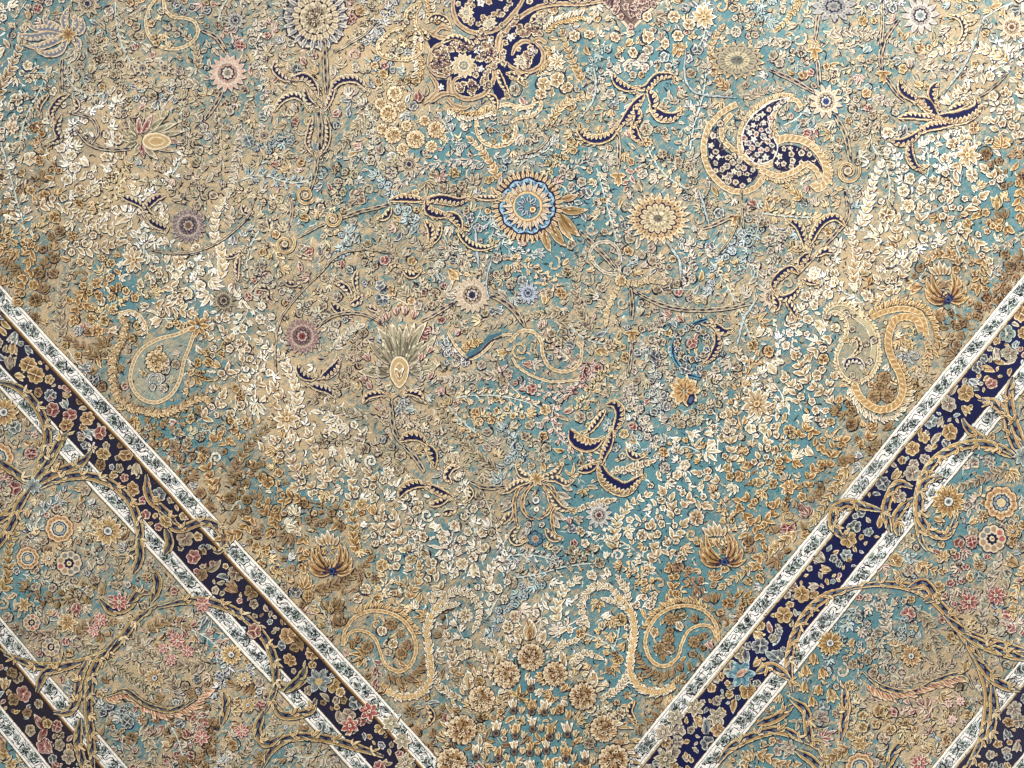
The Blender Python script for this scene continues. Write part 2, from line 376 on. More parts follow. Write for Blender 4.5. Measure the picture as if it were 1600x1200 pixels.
def fringe(cv, P, side, ln, pal, step=5, lw=1.8, lean=.6, z=0, jitter=.3):
    u, L_ = arcs(P); n = int(L_ / step)
    for i in range(n):
        s_ = (i + .5) / n; p = sample(P, s_); a = tang(P, s_) + side * (math.pi / 2 - lean) + U(-.15, .15)
        v = np.array([math.cos(a), math.sin(a)]); l = ln * (1 + U(-jitter, jitter))
        leaf(cv, p, p + v * l, lw, .18 * side, jit(pal, 9), 5, z + (i % 3) * 2, False)
        if i % 2 == 0: mark(*(p + v * l * .5), 2.5)
def frond(cv, pts, ln=9, lw=2.6, pal=CREAM, step=6, z=0, stem=True, tip=True):
    P = crom(pts, 3); u, L_ = arcs(P); n = max(3, int(L_ / step))
    if stem: ribbon(cv, P, .9, pal[1], z + 1); ribbon(cv, P, .45, pal[3], z + 2)
    for i in range(n):
        s_ = (i + .7) / n; s_ = min(s_, 1); p = sample(P, s_); a = tang(P, s_); l = ln * (.55 + .6 * math.sin(math.pi * (.15 + .8 * s_))) * U(.7, 1.2)
        for sd in (-1, 1):
            b = a + sd * U(.5, 1.0); v = np.array([math.cos(b), math.sin(b)])
            (leaf(cv, p, p + v * l, lw * U(.85, 1.15), -.12 * sd, jit(pal, 10), 7, z + 2 + (i % 2) * 4) if R() < .78 or ln < 10 else blossom(cv, p + v * l * .8, U(5, 7), 5, jit(pal, 10), z=z + 6))
    if tip: a = tang(P, 1); leaf(cv, P[-1], P[-1] + np.array([math.cos(a), math.sin(a)]) * ln, lw, 0, pal, 6, z + 6)
    markp(P, 2)
def spiral(cv, c, r, pal, turns=1.3, rot=0, w=1.6, z=0, core=True):
    t = np.linspace(0, 1, int(18 * turns) + 6); a = rot + t * turns * 6.283; rr = r * (1 - t * .82)
    P = np.stack([c[0] + rr * np.cos(a), c[1] + rr * np.sin(a)], 1)
    ribbon(cv, P + OFF * .6, w + .8, pal[0], z); ribbon(cv, P, w, pal[1], z + 1); ribbon(cv, P, max(.3, w - .9), pal[2], z + 2); mark(c[0], c[1], r)
def dot(cv, c, r, pal, z=0):
    c = np.array(c, float)
    disc(cv, c + OFF * .5, r * 1.2, pal[0], z, 7); disc(cv, c, r, pal[1], z + 1, 7); disc(cv, c, r * .58, pal[2], z + 2, 6)
    if r > 3: disc(cv, c, r * .25, pal[3], z + 3, 5)
    mark(c[0], c[1], r)
def dense_rose(cv, c, r, pal, z=0):
    c = np.array(c, float); n = 15 if r > 12 else 11
    fan(cv, c, scallop(c, r * 1.13, n, .1, U(0, 1)), pal[0], z - 2); fan(cv, c, scallop(c, r * 1.06, n, .16, U(0, 1)), pal[1], z - 1)
    for i in range(n):
        a = 2 * math.pi * i / n + U(-.1, .1); u = np.array([math.cos(a), math.sin(a)])
        leaf(cv, c + u * r * .45, c + u * r * U(.98, 1.1), r * .13, U(-.2, .2), [pal[3], pal[1], pal[2], pal[2], pal[4]], 6, z, False)
    fan(cv, c, scallop(c, r * .7, 9, .14, U(0, 1)), shade(pal[3], .55), z + 5)
    for ring, m, q in ((.62, 12, .13), (.44, 9, .13), (.26, 6, .12), (.06, 1, .12)):
        for i in range(m):
            a = 2 * math.pi * i / m + ring * 9 + U(-.15, .15); u = np.array([math.cos(a), math.sin(a)]); p = c + u * r * ring
            disc(cv, p, r * q, pal[1] if R() < .6 else pal[2], z + 6, 6, 1.1, a); disc(cv, p - u * r * .045, r * q * .62, pal[3] if R() < .6 else pal[2], z + 7, 5, 1.2, a)
    mark(c[0], c[1], r)
def star(cv, c, r, n, pal, rot=None, z=0):
    rot = U(0, 6) if rot is None else rot; petals(cv, c, 0, r, n, r * .27, pal, rot, z); dot(cv, c, r * .2, pal, z + 6)
def sprig(cv, x, y, a, L_, pal, z=0, kind=None):
    cur = U(-.9, .9); P = [np.array([x, y])]
    for i in range(6):
        a2 = a + cur * (i / 6 - .4); P.append(P[-1] + np.array([math.cos(a2), math.sin(a2)]) * L_ / 6)
    P = np.array(P); st = TWIG if R() < .5 else pal
    ribbon(cv, P + OFF * .6, .9, pal[0], z); ribbon(cv, P, .75, st[1], z + 1)
    kind = kind or random.choice('fflbm')
    n = random.randint(3, 5)
    for i in range(n):
        s_ = (i + .8) / n; p = sample(P, min(1, s_)); ta = tang(P, min(1, s_)); sd = 1 if i % 2 else -1
        if s_ >= .95: sd = 0
        b = ta + sd * U(.6, 1.1); l = U(7, 13); q = p + np.array([math.cos(b), math.sin(b)]) * l
        ribbon(cv, [p, (p + q) / 2 + U(-1, 1), q], .6, st[1], z + 1)
        if kind == 'f': blossom(cv, q, U(5.2, 8), random.choice((5, 5, 6)), pal, z=z + 2)
        elif kind == 'l': leaf(cv, p, q + (q - p) * .3, U(2.6, 3.8), U(-.2, .2), pal, z=z + 2)
        elif kind == 'b': bud(cv, q, U(5, 7.5), b, pal, z + 2)
        else:
            if i % 2: blossom(cv, q, U(5, 7.5), 5, pal, z=z + 2)
            else: leaf(cv, p, q + (q - p) * .4, U(2.6, 3.6), U(-.2, .2), pal, z=z + 2)
def spray(cv, x, y, a, L_, pal, style, m=1.):
    cur = U(-1.1, 1.1); cur2 = random.choice((-1, 1, 1)) * cur; P = [np.array([x, y])]
    for i in range(12):
        a += (cur if i < 6 else cur2) / 7; P.append(P[-1] + np.array([math.cos(a), math.sin(a)]) * L_ / 12)
    P = np.array(P)
    if np.mean([used(p[0], p[1], 9) for p in P[::2]]) > .14 or target(*P[-1]) is not cv or target(*P[6]) is not cv: return False
    if style == 'leaf' and (pal[2][0] < pal[2][1] + 6 or pal[2][0] > pal[2][1] + 34 and pal[2][2] > 80 and pal[2][0] < 165): pal = jit(random.choice((GREY, PALE, CAMEL)))
    st = TWIG if R() < .45 else pal
    Q = crom(P, 4); ribbon(cv, Q + OFF, 1.15, pal[0], 0); ribbon(cv, Q, .95, st[1], 1); ribbon(cv, Q, .35, st[3], 2)
    n = max(4, int(L_ / (10.5 * m)))
    for i in range(n):
        s_ = (i + .6) / n; p = sample(P, s_); ta = tang(P, s_); sd = 1 if i % 2 else -1; big = (1.15 - .5 * s_) * m
        b = ta + sd * U(.7, 1.1); v = np.array([math.cos(b), math.sin(b)]); l = U(10, 14) * big
        if style == 'leaf':
            for q in (sd, -sd):
                b = ta + q * U(.5, .85); v = np.array([math.cos(b), math.sin(b)]); leaf(cv, p, p + v * U(14, 17) * big, U(3.2, 4.2) * big, -.14 * q, jit(pal, 9), 7, 3 + (i % 2) * 4)
        elif style == 'bloom':
            ribbon(cv, [p, p + v * l * .5, p + v * l], .6, st[1], 2)
            if i % 3 == 2: tuft(cv, p + v * l, 8 * big, b, jit(pal, 9), 4, 3)
            else: blossom(cv, p + v * l, U(7, 9.5) * big, random.choice((5, 5, 6, 8)), jit(pal, 9), z=3)
            b2 = ta - sd * U(.5, .9); leaf(cv, p, p + np.array([math.cos(b2), math.sin(b2)]) * 10 * big, 2.6 * big, .15 * sd, jit(pal, 9), 6, 2)
        else:
            ribbon(cv, [p, p + v * l * .5, p + v * l * .9], .6, st[1], 2); bud(cv, p + v * l * 1.1, U(5.5, 8) * big, b, jit(pal, 9), 3)
            if i % 2: b2 = ta - sd * U(.5, .9); tuft(cv, p + np.array([math.cos(b2), math.sin(b2)]) * 8, 6 * big, b2, jit(pal, 9), 3, 2)
    e = P[-1]; u = np.array([math.cos(a), math.sin(a)])
    if style == 'leaf': leaf(cv, e, e + u * 11, 3, 0, pal, 7, 8)
    elif R() < .5: tuft(cv, e + u * 6, 9, a, pal, 5, 5)
    else: blossom(cv, e + u * 5, U(8, 11), random.choice((6, 8)), pal, z=5)
    return True
def comma(cv, x, y, a, L_, col, w=1., sub=0, cur=None):
    cur = U(-2.2, 2.2) if cur is None else cur; t = np.linspace(0, 1, 6); an = a + cur * t
    P = np.array([x, y]) + np.stack([np.cumsum(np.cos(an)), np.cumsum(np.sin(an))], 1) * L_ / 6
    ribbon(cv, P, np.sin(np.linspace(.25, 2.9, 6)) * w, col, sub)

# ------------------------------------------------------------------ parts
TOP = dict(area_rug='faded teal, beige and navy floral rug lying flat, border corner at bottom')
rug = bpy.data.objects.new('area_rug', None); COL.objects.link(rug)
rug['label'] = TOP['area_rug']; rug['category'] = 'rug'
field = Canvas('field', 'rug', 'faded teal and beige field with dense flowers and curling stems', .008)
def sheet(cv, xs, ys, f, col, a, sub=0, z=None):
    k, m = len(xs), len(ys); P = np.array([f(x, y) for y in ys for x in xs], float)
    i, j = np.meshgrid(np.arange(k - 1), np.arange(m - 1)); b = (j * k + i).ravel()
    T = np.concatenate([np.stack([b, b + k, b + 1], 1), np.stack([b + 1, b + k, b + k + 1], 1)])
    cv.add(P, T, col, sub, a)
# field ground: everything above both inner guards
xs = np.linspace(-640, 2300, 300)
def fy(x): return min(442 + 1.085 * x, 426 + 1.2105 * (1600 - x)) + 4
def ff(x, v):
    top = -620; return (x, top + (max(fy(x), top + 1) - top) * v)
sheet(field, xs, np.linspace(0, 1, 170), ff, (150, 146, 128), 0.)
# bands
BANDS = {}
def band_part(side, d0, d1, name, label, col, a, z=.0081):
    cv = Canvas(name, 'rug', label, z)
    f = (lambda x, d: band_l(x, d)) if side == 'l' else (lambda x, d: band_r(x, d))
    xs = np.linspace(-640, 840, 160) if side == 'l' else np.linspace(840, 2300, 160)
    sheet(cv, xs, np.linspace(d0, d1, max(3, int((d1 - d0) / 8))), f, col, a)
    BANDS[(side, d0)] = cv; return cv
def line(cv, side, d, w, col, z=1, a=1.):
    f = band_l if side == 'l' else band_r
    xs = np.linspace(-640, 840, 520) if side == 'l' else np.linspace(840, 2300, 520)
    ribbon(cv, np.array([f(x, d) for x in xs]) + rng.normal(0, .22, (520, 1)), w, col, z, a)
WHITE = (246, 241, 232)
GUARD = [(14,16,26),(222,228,224),(136,144,134),(44,48,56),(84,92,88)]
def guard_pattern(cv, side, d0, d1):
    f = band_l if side == 'l' else band_r; xr = (-330, 838) if side == 'l' else (842, 1930)
    slope = math.hypot(1, 1.085 if side == 'l' else 1.21); dm = (d0 + d1) / 2; hw = (d1 - d0) / 2
    L_ = (xr[1] - xr[0]) * slope; n = int(L_ / 20); ang = math.atan2(1.085, 1) if side == 'l' else math.atan2(-1.21, 1)
    pts = []
    for i in range(n * 4):
        x = xr[0] + (xr[1] - xr[0]) * i / (n * 4); pts.append(f(x, dm + math.sin(i * math.pi / 4) * hw * .4))
    ribbon(cv, np.array(pts), .55, GUARD[0], 2)
    vs = np.array([0, 1.])
    for i in range(n):
        x = xr[0] + (xr[1] - xr[0]) * (i + .5) / n; o = hw * .22 * (1 if i % 2 else -1) + U(-1, 1)
        p = f(x, dm + o); z0 = 3
        if i % 3 != 2:
            blossom(cv, p, U(8, 10), random.choice((5, 6)), jit(GUARD, 14), z=z0)
        else:
            a = ang + U(-.5, .5) + (math.pi if R() < .5 else 0); v = np.array([math.cos(a), math.sin(a)])
            leaf(cv, p - v * 8, p + v * 8, 4.4, U(-.3, .3), jit(GUARD, 14), z=z0)
        for s_ in (-1, 1):
            q = f(x + U(3, 7), dm + s_ * hw * U(.35, .62))
            a = ang + U(-1.2, 1.2)
            if R() < .5: leaf(cv, q, q + np.array([math.cos(a), math.sin(a)]) * U(7, 11), 2.4, U(-.3, .3), jit(GUARD, 14), z=z0 + 6)
            else: dot(cv, q, U(2.4, 3.6), jit(GUARD, 14), z0 + 6)
            for _ in range(4):
                q2 = f(x + U(-9, 9), dm + s_ * hw * U(.1, .72)); comma(cv, q2[0], q2[1], U(0, 6.3), U(5, 11), GUARD[0], .75, 10)
def guard(side, d0, d1, label, ledge):
    cv = band_part(side, d0, d1, 'guard_stripe', label, WHITE, 1., .00845)
    line(cv, side, d0 + 1.2, 1.1, (225, 205, 170), 1); 
    line(cv, side, d0 - .6, .7, (70, 60, 60), 1)
    if ledge:
        if side == 'l': line(cv, side, d1 + 1.5, 2.6, (118, 88, 50), 1); line(cv, side, d1 + 1.5, .8, (176, 138, 86), 2); line(cv, side, d1 + 6.5, 1.0, (52, 40, 40), 1)
        else: line(cv, side, d1 + 2, 2.4, (196, 178, 146), 1); line(cv, side, d1 + 5.6, .8, (92, 72, 50), 2)
    else: line(cv, side, d1 + .5, 1.2, (236, 220, 190), 1); line(cv, side, d1 + 2.4, .7, (80, 66, 56), 2)
    guard_pattern(cv, side, d0, d1)
    for d in (d0 + 3.2, d1 - 2.6): line(cv, side, d, 1.7, (250, 244, 232), 22)
    line(cv, side, d0 + 5.8, .4, (90, 84, 84), 23); line(cv, side, d1 - 5.2, .4, (90, 84, 84), 23)
    return cv
guard('l', 0, 38, 'white guard stripe with grey blossoms along the left field edge', True)
guard('l', 123, 160, 'white guard stripe with grey blossoms between worn navy band and left border', False)
guard('l', 515, 556, 'white guard stripe with grey blossoms on outer side of left border', True)
guard('l', 652, 692, 'outermost white guard stripe in the lower left', False)
guard('r', 0, 38, 'white guard stripe with grey blossoms along the right field edge', True)
guard('r', 135, 177, 'white guard stripe with grey blossoms between navy band and right border', False)
guard('r', 591, 632, 'white guard stripe with grey blossoms on outer side of right border', True)
guard('r', 742, 782, 'outermost white guard stripe in the lower right', False)
NB = {}
NB['l1'] = band_part('l', 38, 123, 'navy_band', 'worn brownish navy band with flowers on the left', (34, 32, 54), .86, .00834)
NB['l2'] = band_part('l', 556, 652, 'navy_band', 'dark navy band with flowers in the lower left', (40, 36, 48), .86, .00834)
NB['r1'] = band_part('r', 38, 135, 'navy_band', 'deep navy band with tan flowers on the right', NAVYR, 1., .00834)
NB['r2'] = band_part('r', 632, 742, 'navy_band', 'dark navy band with flowers in the lower right', (46, 44, 66), .93, .00834)
MB = {'l': band_part('l', 160, 515, 'main_border', 'beige main border of curling stems and flowers, left arm', (150, 146, 128), 0.),
      'r': band_part('r', 177, 591, 'main_border', 'teal and tan main border of curling stems and flowers, right arm', (150, 146, 128), 0.)}
OB = {'l': band_part('l', 692, 860, 'outer_edge', 'teal outer edge beyond the last left stripe', (150, 146, 128), 0.),
      'r': band_part('r', 782, 940, 'outer_edge', 'teal outer edge beyond the last right stripe', (150, 146, 128), 0.)}

ZC = [0]
def sub(name, parent, label=None, wear=1.):
    ZC[0] += 1
    return Canvas(name, parent, label, .00864 + (ZC[0] % 11) * 4.5e-5, wear)

# ---------- medallion tip (top centre)
M = sub('medallion', 'field', 'navy medallion tip with curling tan stems and cream daisies at the top')
for P in ([(708,-40),(708,20),(720,46),(745,56),(775,50),(800,28),(816,5),(816,-40)],
          [(676,80),(700,66),(740,64),(775,50),(782,60),(778,95),(772,132),(758,150),(732,158),(708,150),(704,122),(680,118),(671,100)],
          [(783,58),(805,36),(838,20),(826,60),(848,82),(846,104),(828,116),(802,112),(786,98)],
          [(682,130),(702,130),(702,146),(684,148)], [(742,50),(780,50),(792,62),(790,98),(772,110),(760,90),(745,66)], [(806,-40),(812,8),(800,32),(830,16),(870,8),(915,6),(955,0),(955,-40)], [(668,62),(690,58),(712,64),(700,74),(680,84)], [(768,118),(790,104),(800,124),(790,150),(776,158)]):
    poly(M, crom(P, 4, True), NAVYR, 0)
for P in ([(714,-30),(708,10),(712,32),(722,46),(745,55),(775,50),(798,30),(816,5),(822,-30)],
          [(700,66),(678,80),(671,100),(678,116),(695,122),(708,114),(710,104)],
          [(672,120),(680,130),(684,142),(678,152),(662,166)], [(704,124),(702,134),(703,148),(712,152)],
          [(727,122),(712,127),(708,140),(714,152),(732,158),(755,151),(768,136),(773,118),(764,96),(764,84),(772,84),(774,92)],
          [(704,150),(690,151),(672,164)], [(698,156),(710,168),(726,172),(736,168)],
          [(955,4),(910,10),(870,10),(838,16),(808,34),(790,54),(783,76),(783,100),(790,108)],
          [(785,52),(778,66),(776,90)], [(800,90),(806,76),(820,68),(834,72)], [(834,68),(848,84),(846,104),(828,115),(804,111),(790,100)],
          [(834,68),(842,64),(854,72)], [(705,50),(690,46),(675,58)], [(720,62),(738,72),(748,66)], [(668,52),(688,62),(708,62)]):
    vine(M, P, 3.6, [NAVY, (222,198,160), (184,158,124), (110,86,70), NAVY], core=(170,140,104), z=3, dash=False)
for c, r, n in (((725,106),20,13), ((729,24),12,11), ((814,100),12,9), ((765,40),12,9)):
    petals(M, c, r*.25, r, n, r*.2, [NAVY,(232,218,188),(196,178,146),(130,112,96),NAVY], z=8)
    rosette(M, c, r*.5, 8, PALE, [(1,8,.15,(216,202,172)), (.75,8,.15,(150,150,140)), (.4,8,.2,(232,214,180))], z=14)
for c, r in (((748,82),8),((765,68),5),((752,8),7),((690,140),5),((832,84),6),((798,62),7),((752,112),6)): star(M, c, r, 5, [NAVY,(238,232,220),(200,196,186),(140,140,140),NAVY], z=9)
for _ in range(300):
    x, y = random.choice([(U(678,704), U(78,112)), (U(735,766), U(100,144)), (U(712,745), U(132,150)), (U(712,808), U(-10,40)), (U(745,775), U(60,100)), (U(800,845), U(40,60)), (U(805,840), U(78,108)), (U(700,740), U(70,84)), (U(820,930), U(-20,8)), (U(745,790), U(40,110)), (U(676,700), U(84,118))])
    blossom(M, (x, y), U(3.5, 6), 5, jit([NAVY,(232,216,184),(184,160,124),(80,64,66),(140,96,80)], 16), z=7)
for p in ([(665,40),(680,30),(696,34),(706,48)], [(690,70),(712,62),(740,74),(752,66)], [(790,118),(806,122),(820,138)], [(778,112),(784,132),(796,152)], [(760,150),(772,158),(776,178)],
          [(828,40),(838,30),(850,26)], [(826,118),(812,124),(800,122)], [(672,66),(660,54),(650,58)]): arab(M, p, 5, CAMEL, z=8, side=random.choice((-1, 1)))
for P in ([(700,172),(720,182),(746,184),(768,176)], [(838,122),(852,112),(862,96),(860,78)], [(850,52),(864,40),(886,32),(910,28)], [(690,40),(676,24),(672,4)], [(655,60),(650,80),(656,104),(652,124)]):
    fringe(M, crom(P, 3), -1 if P[0][0] > 840 else 1, 10, CREAM, 5, 2.2)
    fringe(M, crom(P, 3), 1 if P[0][0] > 840 else -1, 9, GOLD, 5, 2.2)
# brown diamond corner
D = sub('medallion', 'field', 'mauve brown pointed corner of flowers at the top edge')
poly(D, [(905,-40),(985,52),(1072,-40)], (116,96,86), 0)
for o, col, wd in ((0, (214,190,164), 3), (0, (120,90,76), 1.6), (9, (60,44,54), 1)):
    ribbon(D, [(905 + o*1.4,-40),(985,52-o*1.5),(1072-o*1.4,-40)], wd, col, 2)
ribbon(D, [(940,-40),(985,18),(1030,-40)], 1.3, (226,208,188), 3)
for _ in range(110):
    x = U(930, 1040); y = U(-30, 46 - abs(x - 985) * .95)
    blossom(D, (x, y), U(3.6, 6), 5, jit([(58,42,52),(216,196,176),(160,134,120),(110,70,70),(90,50,56)], 14), z=4)
mark(985, 10, 40)

# ---------- paisleys
BEIGE = [(60,50,48),(232,214,180),(186,160,120),(160,122,78),(120,80,50)]
def inner_fill(cv, poly_pts, n, r, pals, z=6, kind=None):
    strokes(cv, poly_pts, n * 3, [(44,42,60), (228,212,182), (120,104,88)], z - .5)
    P = np.array(poly_pts, float); mn, mx = P.min(0), P.max(0); k = 0; tries = 0
    placed = []
    while k < n and tries < n * 30:
        tries += 1; p = np.array([U(mn[0], mx[0]), U(mn[1], mx[1])])
        x, y = p; inside = False; j = len(P) - 1
        for i in range(len(P)):
            if (P[i, 1] > y) != (P[j, 1] > y) and x < (P[j, 0] - P[i, 0]) * (y - P[i, 1]) / (P[j, 1] - P[i, 1]) + P[i, 0]: inside = not inside
            j = i
        if not inside or min(np.linalg.norm(P - p, axis=1)) < r * .9: continue
        if any(np.linalg.norm(p - q) < r * 1.6 for q in placed): continue
        placed.append(p); k += 1; rr = r * U(.75, 1.1)
        if R() < .7: blossom(cv, p, rr, 5, jit(random.choice(pals), 10), z=z)
        else: star(cv, p, rr, random.choice((4, 5)), jit(random.choice(pals), 10), z=z)
PA = sub('paisley', 'field', 'large navy and tan three part paisley at upper right')
A = [(1128,188),(1119,206),(1120,221),(1132,239),(1150,250),(1166,259),(1181,268),(1181,278),(1169,290),(1154,296),(1139,292),(1120,277),(1109,260),(1105,235),(1106,220),(1114,206)]
band(PA, [(1150,166),(1128,178),(1108,198),(1100,218),(1098,240),(1104,264),(1118,284),(1138,299),(1160,302),(1180,294),(1192,278)], 4.2, BEIGE)
band(PA, [(1142,180),(1128,198),(1126,216),(1138,232),(1156,246),(1172,256)], 3.5, BEIGE)
poly(PA, crom(A, 3, True), NAVY, 5); inner_fill(PA, A, 26, 5.2, [[NAVY,(236,224,200),(200,180,146),(120,100,80),NAVY], PALE])
B = [(1232,157),(1210,160),(1187,173),(1168,191),(1158,214),(1159,235),(1168,250),(1183,259),(1204,253),(1213,235),(1208,220),(1200,202),(1203,182),(1216,166)]
fringe(PA, crom([(1240,152),(1215,149),(1190,158),(1166,178),(1153,202),(1151,226)], 3), -1, 8, CAMEL, 4.5)
band(PA, [(1238,153),(1214,153),(1189,166),(1166,186),(1154,212),(1155,238),(1168,256),(1186,264),(1206,258),(1216,240)], 3, BEIGE)
poly(PA, crom(B, 3, True), NAVY, 5); ribbon(PA, crom(B, 3, True), .9, (238,230,214), 6); inner_fill(PA, B, 34, 5.4, [[NAVY,(226,220,204),(170,166,150),(110,110,110),(120,60,60)], [NAVY,(232,222,204),(190,170,150),(150,70,70),(150,60,60)]])
band(PA, [(1250,172),(1242,160),(1226,160),(1212,172),(1205,190),(1208,208),(1214,220)], 3.2, BEIGE)
band(PA, [(1206,225),(1228,219),(1254,223),(1274,238),(1287,260),(1288,284),(1277,297),(1267,288)], 5.5, BEIGE)
C3 = [(1214,234),(1236,230),(1256,238),(1272,250),(1284,272),(1272,262),(1254,260),(1240,268),(1222,270),(1206,262)]
poly(PA, crom(C3, 3, True), NAVY, 5); inner_fill(PA, C3, 12, 5, [[NAVY,(236,224,200),(204,184,150),(120,100,80),NAVY]])
band(PA, [(1186,268),(1214,278),(1240,270),(1256,260),(1270,266),(1279,280)], 4, BEIGE, z=5)
fringe(PA, crom([(1186,272),(1214,283),(1242,275),(1258,266)], 3), 1, 7, CAMEL, 4.5, z=5)
fringe(PA, crom([(1256,226),(1278,242),(1292,264),(1291,288)], 3), -1, 7, CAMEL, 4.5)

PB = sub('paisley', 'field', 'pale beige paisley edged with tiny beads at mid right')
Lp = [(1287,503),(1286,490),(1297,480),(1316,477),(1337,489),(1355,504),(1366,522),(1370,546),(1368,568),(1358,586),(1341,597),(1320,594),(1308,579),(1304,559),(1311,541),(1320,522),(1319,504),(1308,491),(1296,491)]
poly(PB, crom(Lp, 3, True), (160,150,122), 0, .5)
q = band(PB, Lp, 2.6, [(70,60,52),(232,218,186),(190,166,126),(140,110,76),(100,70,50)], True, z=2, step=3.6); fringe(PB, q, -1, 6, CAMEL, 4.6, 1.6, z=1)
ribbon(PB, crom([(1310,483),(1335,496),(1354,512),(1362,535),(1361,562),(1350,582)], 3), 3.4, (190,176,138), 6); ribbon(PB, crom([(1310,487),(1333,500),(1350,515),(1358,537),(1357,560)], 3), .6, (236,226,196), 7)
inner_fill(PB, Lp, 14, 6, [PALE, CAMEL, GREY], 6); arab(PB, [(1327,560),(1340,545),(1336,530),(1328,538)], 4, CAMEL, z=9); arab(PB, [(1315,582),(1322,566),(1338,565),(1350,578)], 5, PALE, z=9)
PC = sub('paisley', 'field', 'thick golden tan looping paisley at mid right beside the white stripe')
GB = [(80,58,40),(232,208,164),(184,148,100),(156,118,74),(120,80,50)]
fringe(PC, crom([(1356,498),(1379,484),(1407,478),(1436,486),(1450,506),(1456,530),(1452,552)], 3), -1, 12, GOLD, 4, 2.3)
fringe(PC, crom([(1398,640),(1408,620),(1412,596),(1400,566)], 3), 1, 10, [(50,40,40)]+GOLD[1:], 5)
fringe(PC, crom([(1326,604),(1338,628),(1356,646),(1380,652),(1402,642),(1418,612)], 3), 1, 11, CREAM, 4.5, 2.1)
fringe(PC, crom([(1436,520),(1428,505),(1414,500),(1400,506),(1393,522),(1392,545),(1400,565)], 3), 1, 10, CREAM, 4.5, 1.9)
band(PC, [(1359,498),(1379,489),(1407,484),(1432,491),(1441,508),(1443,526)], 4, GB, z=7)
band(PC, [(1436,521),(1430,504),(1416,497),(1398,500),(1387,519),(1385,543),(1392,565),(1403,587),(1407,609),(1399,630),(1379,641),(1359,637),(1341,622),(1331,602)], 5.4, GB, z=9)
for c in ((1372,606),(1362,622),(1384,620),(1378,592)): dense_rose(PC, c, 10, BROWN, 8)
frond(PC, [(1445,530),(1446,550),(1444,575)], 9, 2.6, CAMEL, z=8)

def mirror_pais(sgn, T):
    """spiral paisley and plume in the field corner; T maps design points of the left one"""
    lab = 'curled golden paisley hugging the ' + ('left' if sgn < 0 else 'right') + ' white stripe near the bottom'
    c = sub('paisley', 'field', lab)
    for P, w_ in (([(537,1008),(541,984),(556,964),(580,954),(606,956),(630,968),(646,990),(651,1014),(642,1038),(624,1048),(609,1042)], 2.4),
                  ([(541,1004),(548,988),(566,984),(584,993),(594,1012),(600,1032),(612,1046)], 2.0)):
        band(c, [T(p) for p in P], w_, GB, z=3)
    s_ = 1 if sgn < 0 else -1
    fringe(c, crom([T(p) for p in [(556,960),(580,950),(606,952),(632,965),(650,990)]], 3), -s_, 11, GOLD, 4.5, 1.9)
    fringe(c, crom([T(p) for p in [(605,1050),(630,1056),(650,1044),(664,1020)]], 3), s_, 16, BROWN, 4.5, 2)
    fringe(c, crom([T(p) for p in [(600,1062),(622,1078),(648,1078),(668,1060)]], 3), s_, 10, GOLD, 4, 2)
    pl = [T(p) for p in [(604,1078),(632,1088),(660,1080),(674,1056),(672,1020),(668,986),(676,960),(694,938)]]
    P = band(c, pl, 4, [(92,66,40),(236,212,166),(192,154,98),(222,190,140),(120,80,50)], z=6, step=3)
    fringe(c, P, 1, 9, CREAM, 4.2, 1.8, .8, z=3); fringe(c, P, -1, 9, CREAM, 4.2, 1.8, .8, z=3)
    for pp in ([(690,942),(706,926),(728,924),(744,938),(750,960),(742,980)], [(676,950),(680,930),(692,912)], [(674,966),(690,950),(712,944)]):
        frond(c, [T(p) for p in pp], 9, 2.2, CREAM, 4.6, z=4)
    for p in ((575,1010),(598,985),(615,1005),(628,1020),(612,975)): (dense_rose(c, T(p), 9, BROWN, 3) if R() < .5 else blossom(c, T(p), 8, 5, CREAM, z=3))
    arab(c, [T(p) for p in [(668,1100),(676,1118),(664,1136)]], 5, GOLD, z=3)
mirror_pais(-1, lambda p: p)
mirror_pais(1, lambda p: (1658 - p[0] * 1.0, p[1] - 8 + (p[0] < 560) * 0))

def boteh(label, pts, pal, w=3, fr=None, closed=True, fill=(170,164,140), nf=8, r=6, side=-1, pals=(PALE, CAMEL)):
    c = sub('paisley', 'field', label)
    if closed and fill is not None: poly(c, crom(pts, 3, True), fill, 0, .5)
    P = band(c, pts, w, pal, closed, z=2, step=3.8)
    if fr: fringe(c, P, side, fr, pal, 4.5, 1.6, z=1)
    if closed and nf: inner_fill(c, pts, nf, r, list(pals), 6)
    return c
c = boteh('large beige paisley with a stem flower beside the left white stripe', [(306,514),(280,524),(250,532),(224,548),(210,574),(208,600),(222,622),(246,630),(270,618),(284,594),(290,566),(300,540)], BEIGE, 2.6, None, nf=0, fill=(160,160,140))
dense_rose(c, (248,566), 17, CAMEL, 6); inner_fill(c, [(215,600),(225,560),(260,540),(285,545),(278,600),(246,622)], 10, 7, [PALE, CAMEL, GREY], 4); spiral(c, (247,596), 14, SLATE, 1.2, 2, 2, 8)
petals(c, (312,511), 3, 18, 7, 3.6, GOLD, z=8); dot(c, (310,513), 3, SLATE, 16)
for P, w_ in (([(188,492),(206,488),(222,496),(232,514),(232,524)], 2), ([(190,494),(200,512),(194,536),(182,560),(180,590),(188,620),(210,638),(244,646),(280,640),(310,624),(326,624),(332,634)], 3)):
    Q = band(c, P, w_, BEIGE, z=2); fringe(c, Q, 1, 8, GOLD if w_ > 2 else CREAM, 4.6, 1.8); 
    if w_ > 2: fringe(c, Q, -1, 8, BROWN, 4.6, 1.8)
boteh('thin lined teal and tan paisley at upper left', [(256,-6),(238,14),(231,38),(236,60),(252,76),(276,80),(300,72),(312,54),(306,38),(290,32),(272,30),(260,16)], BEIGE, 2.2, None, nf=9, fill=None)
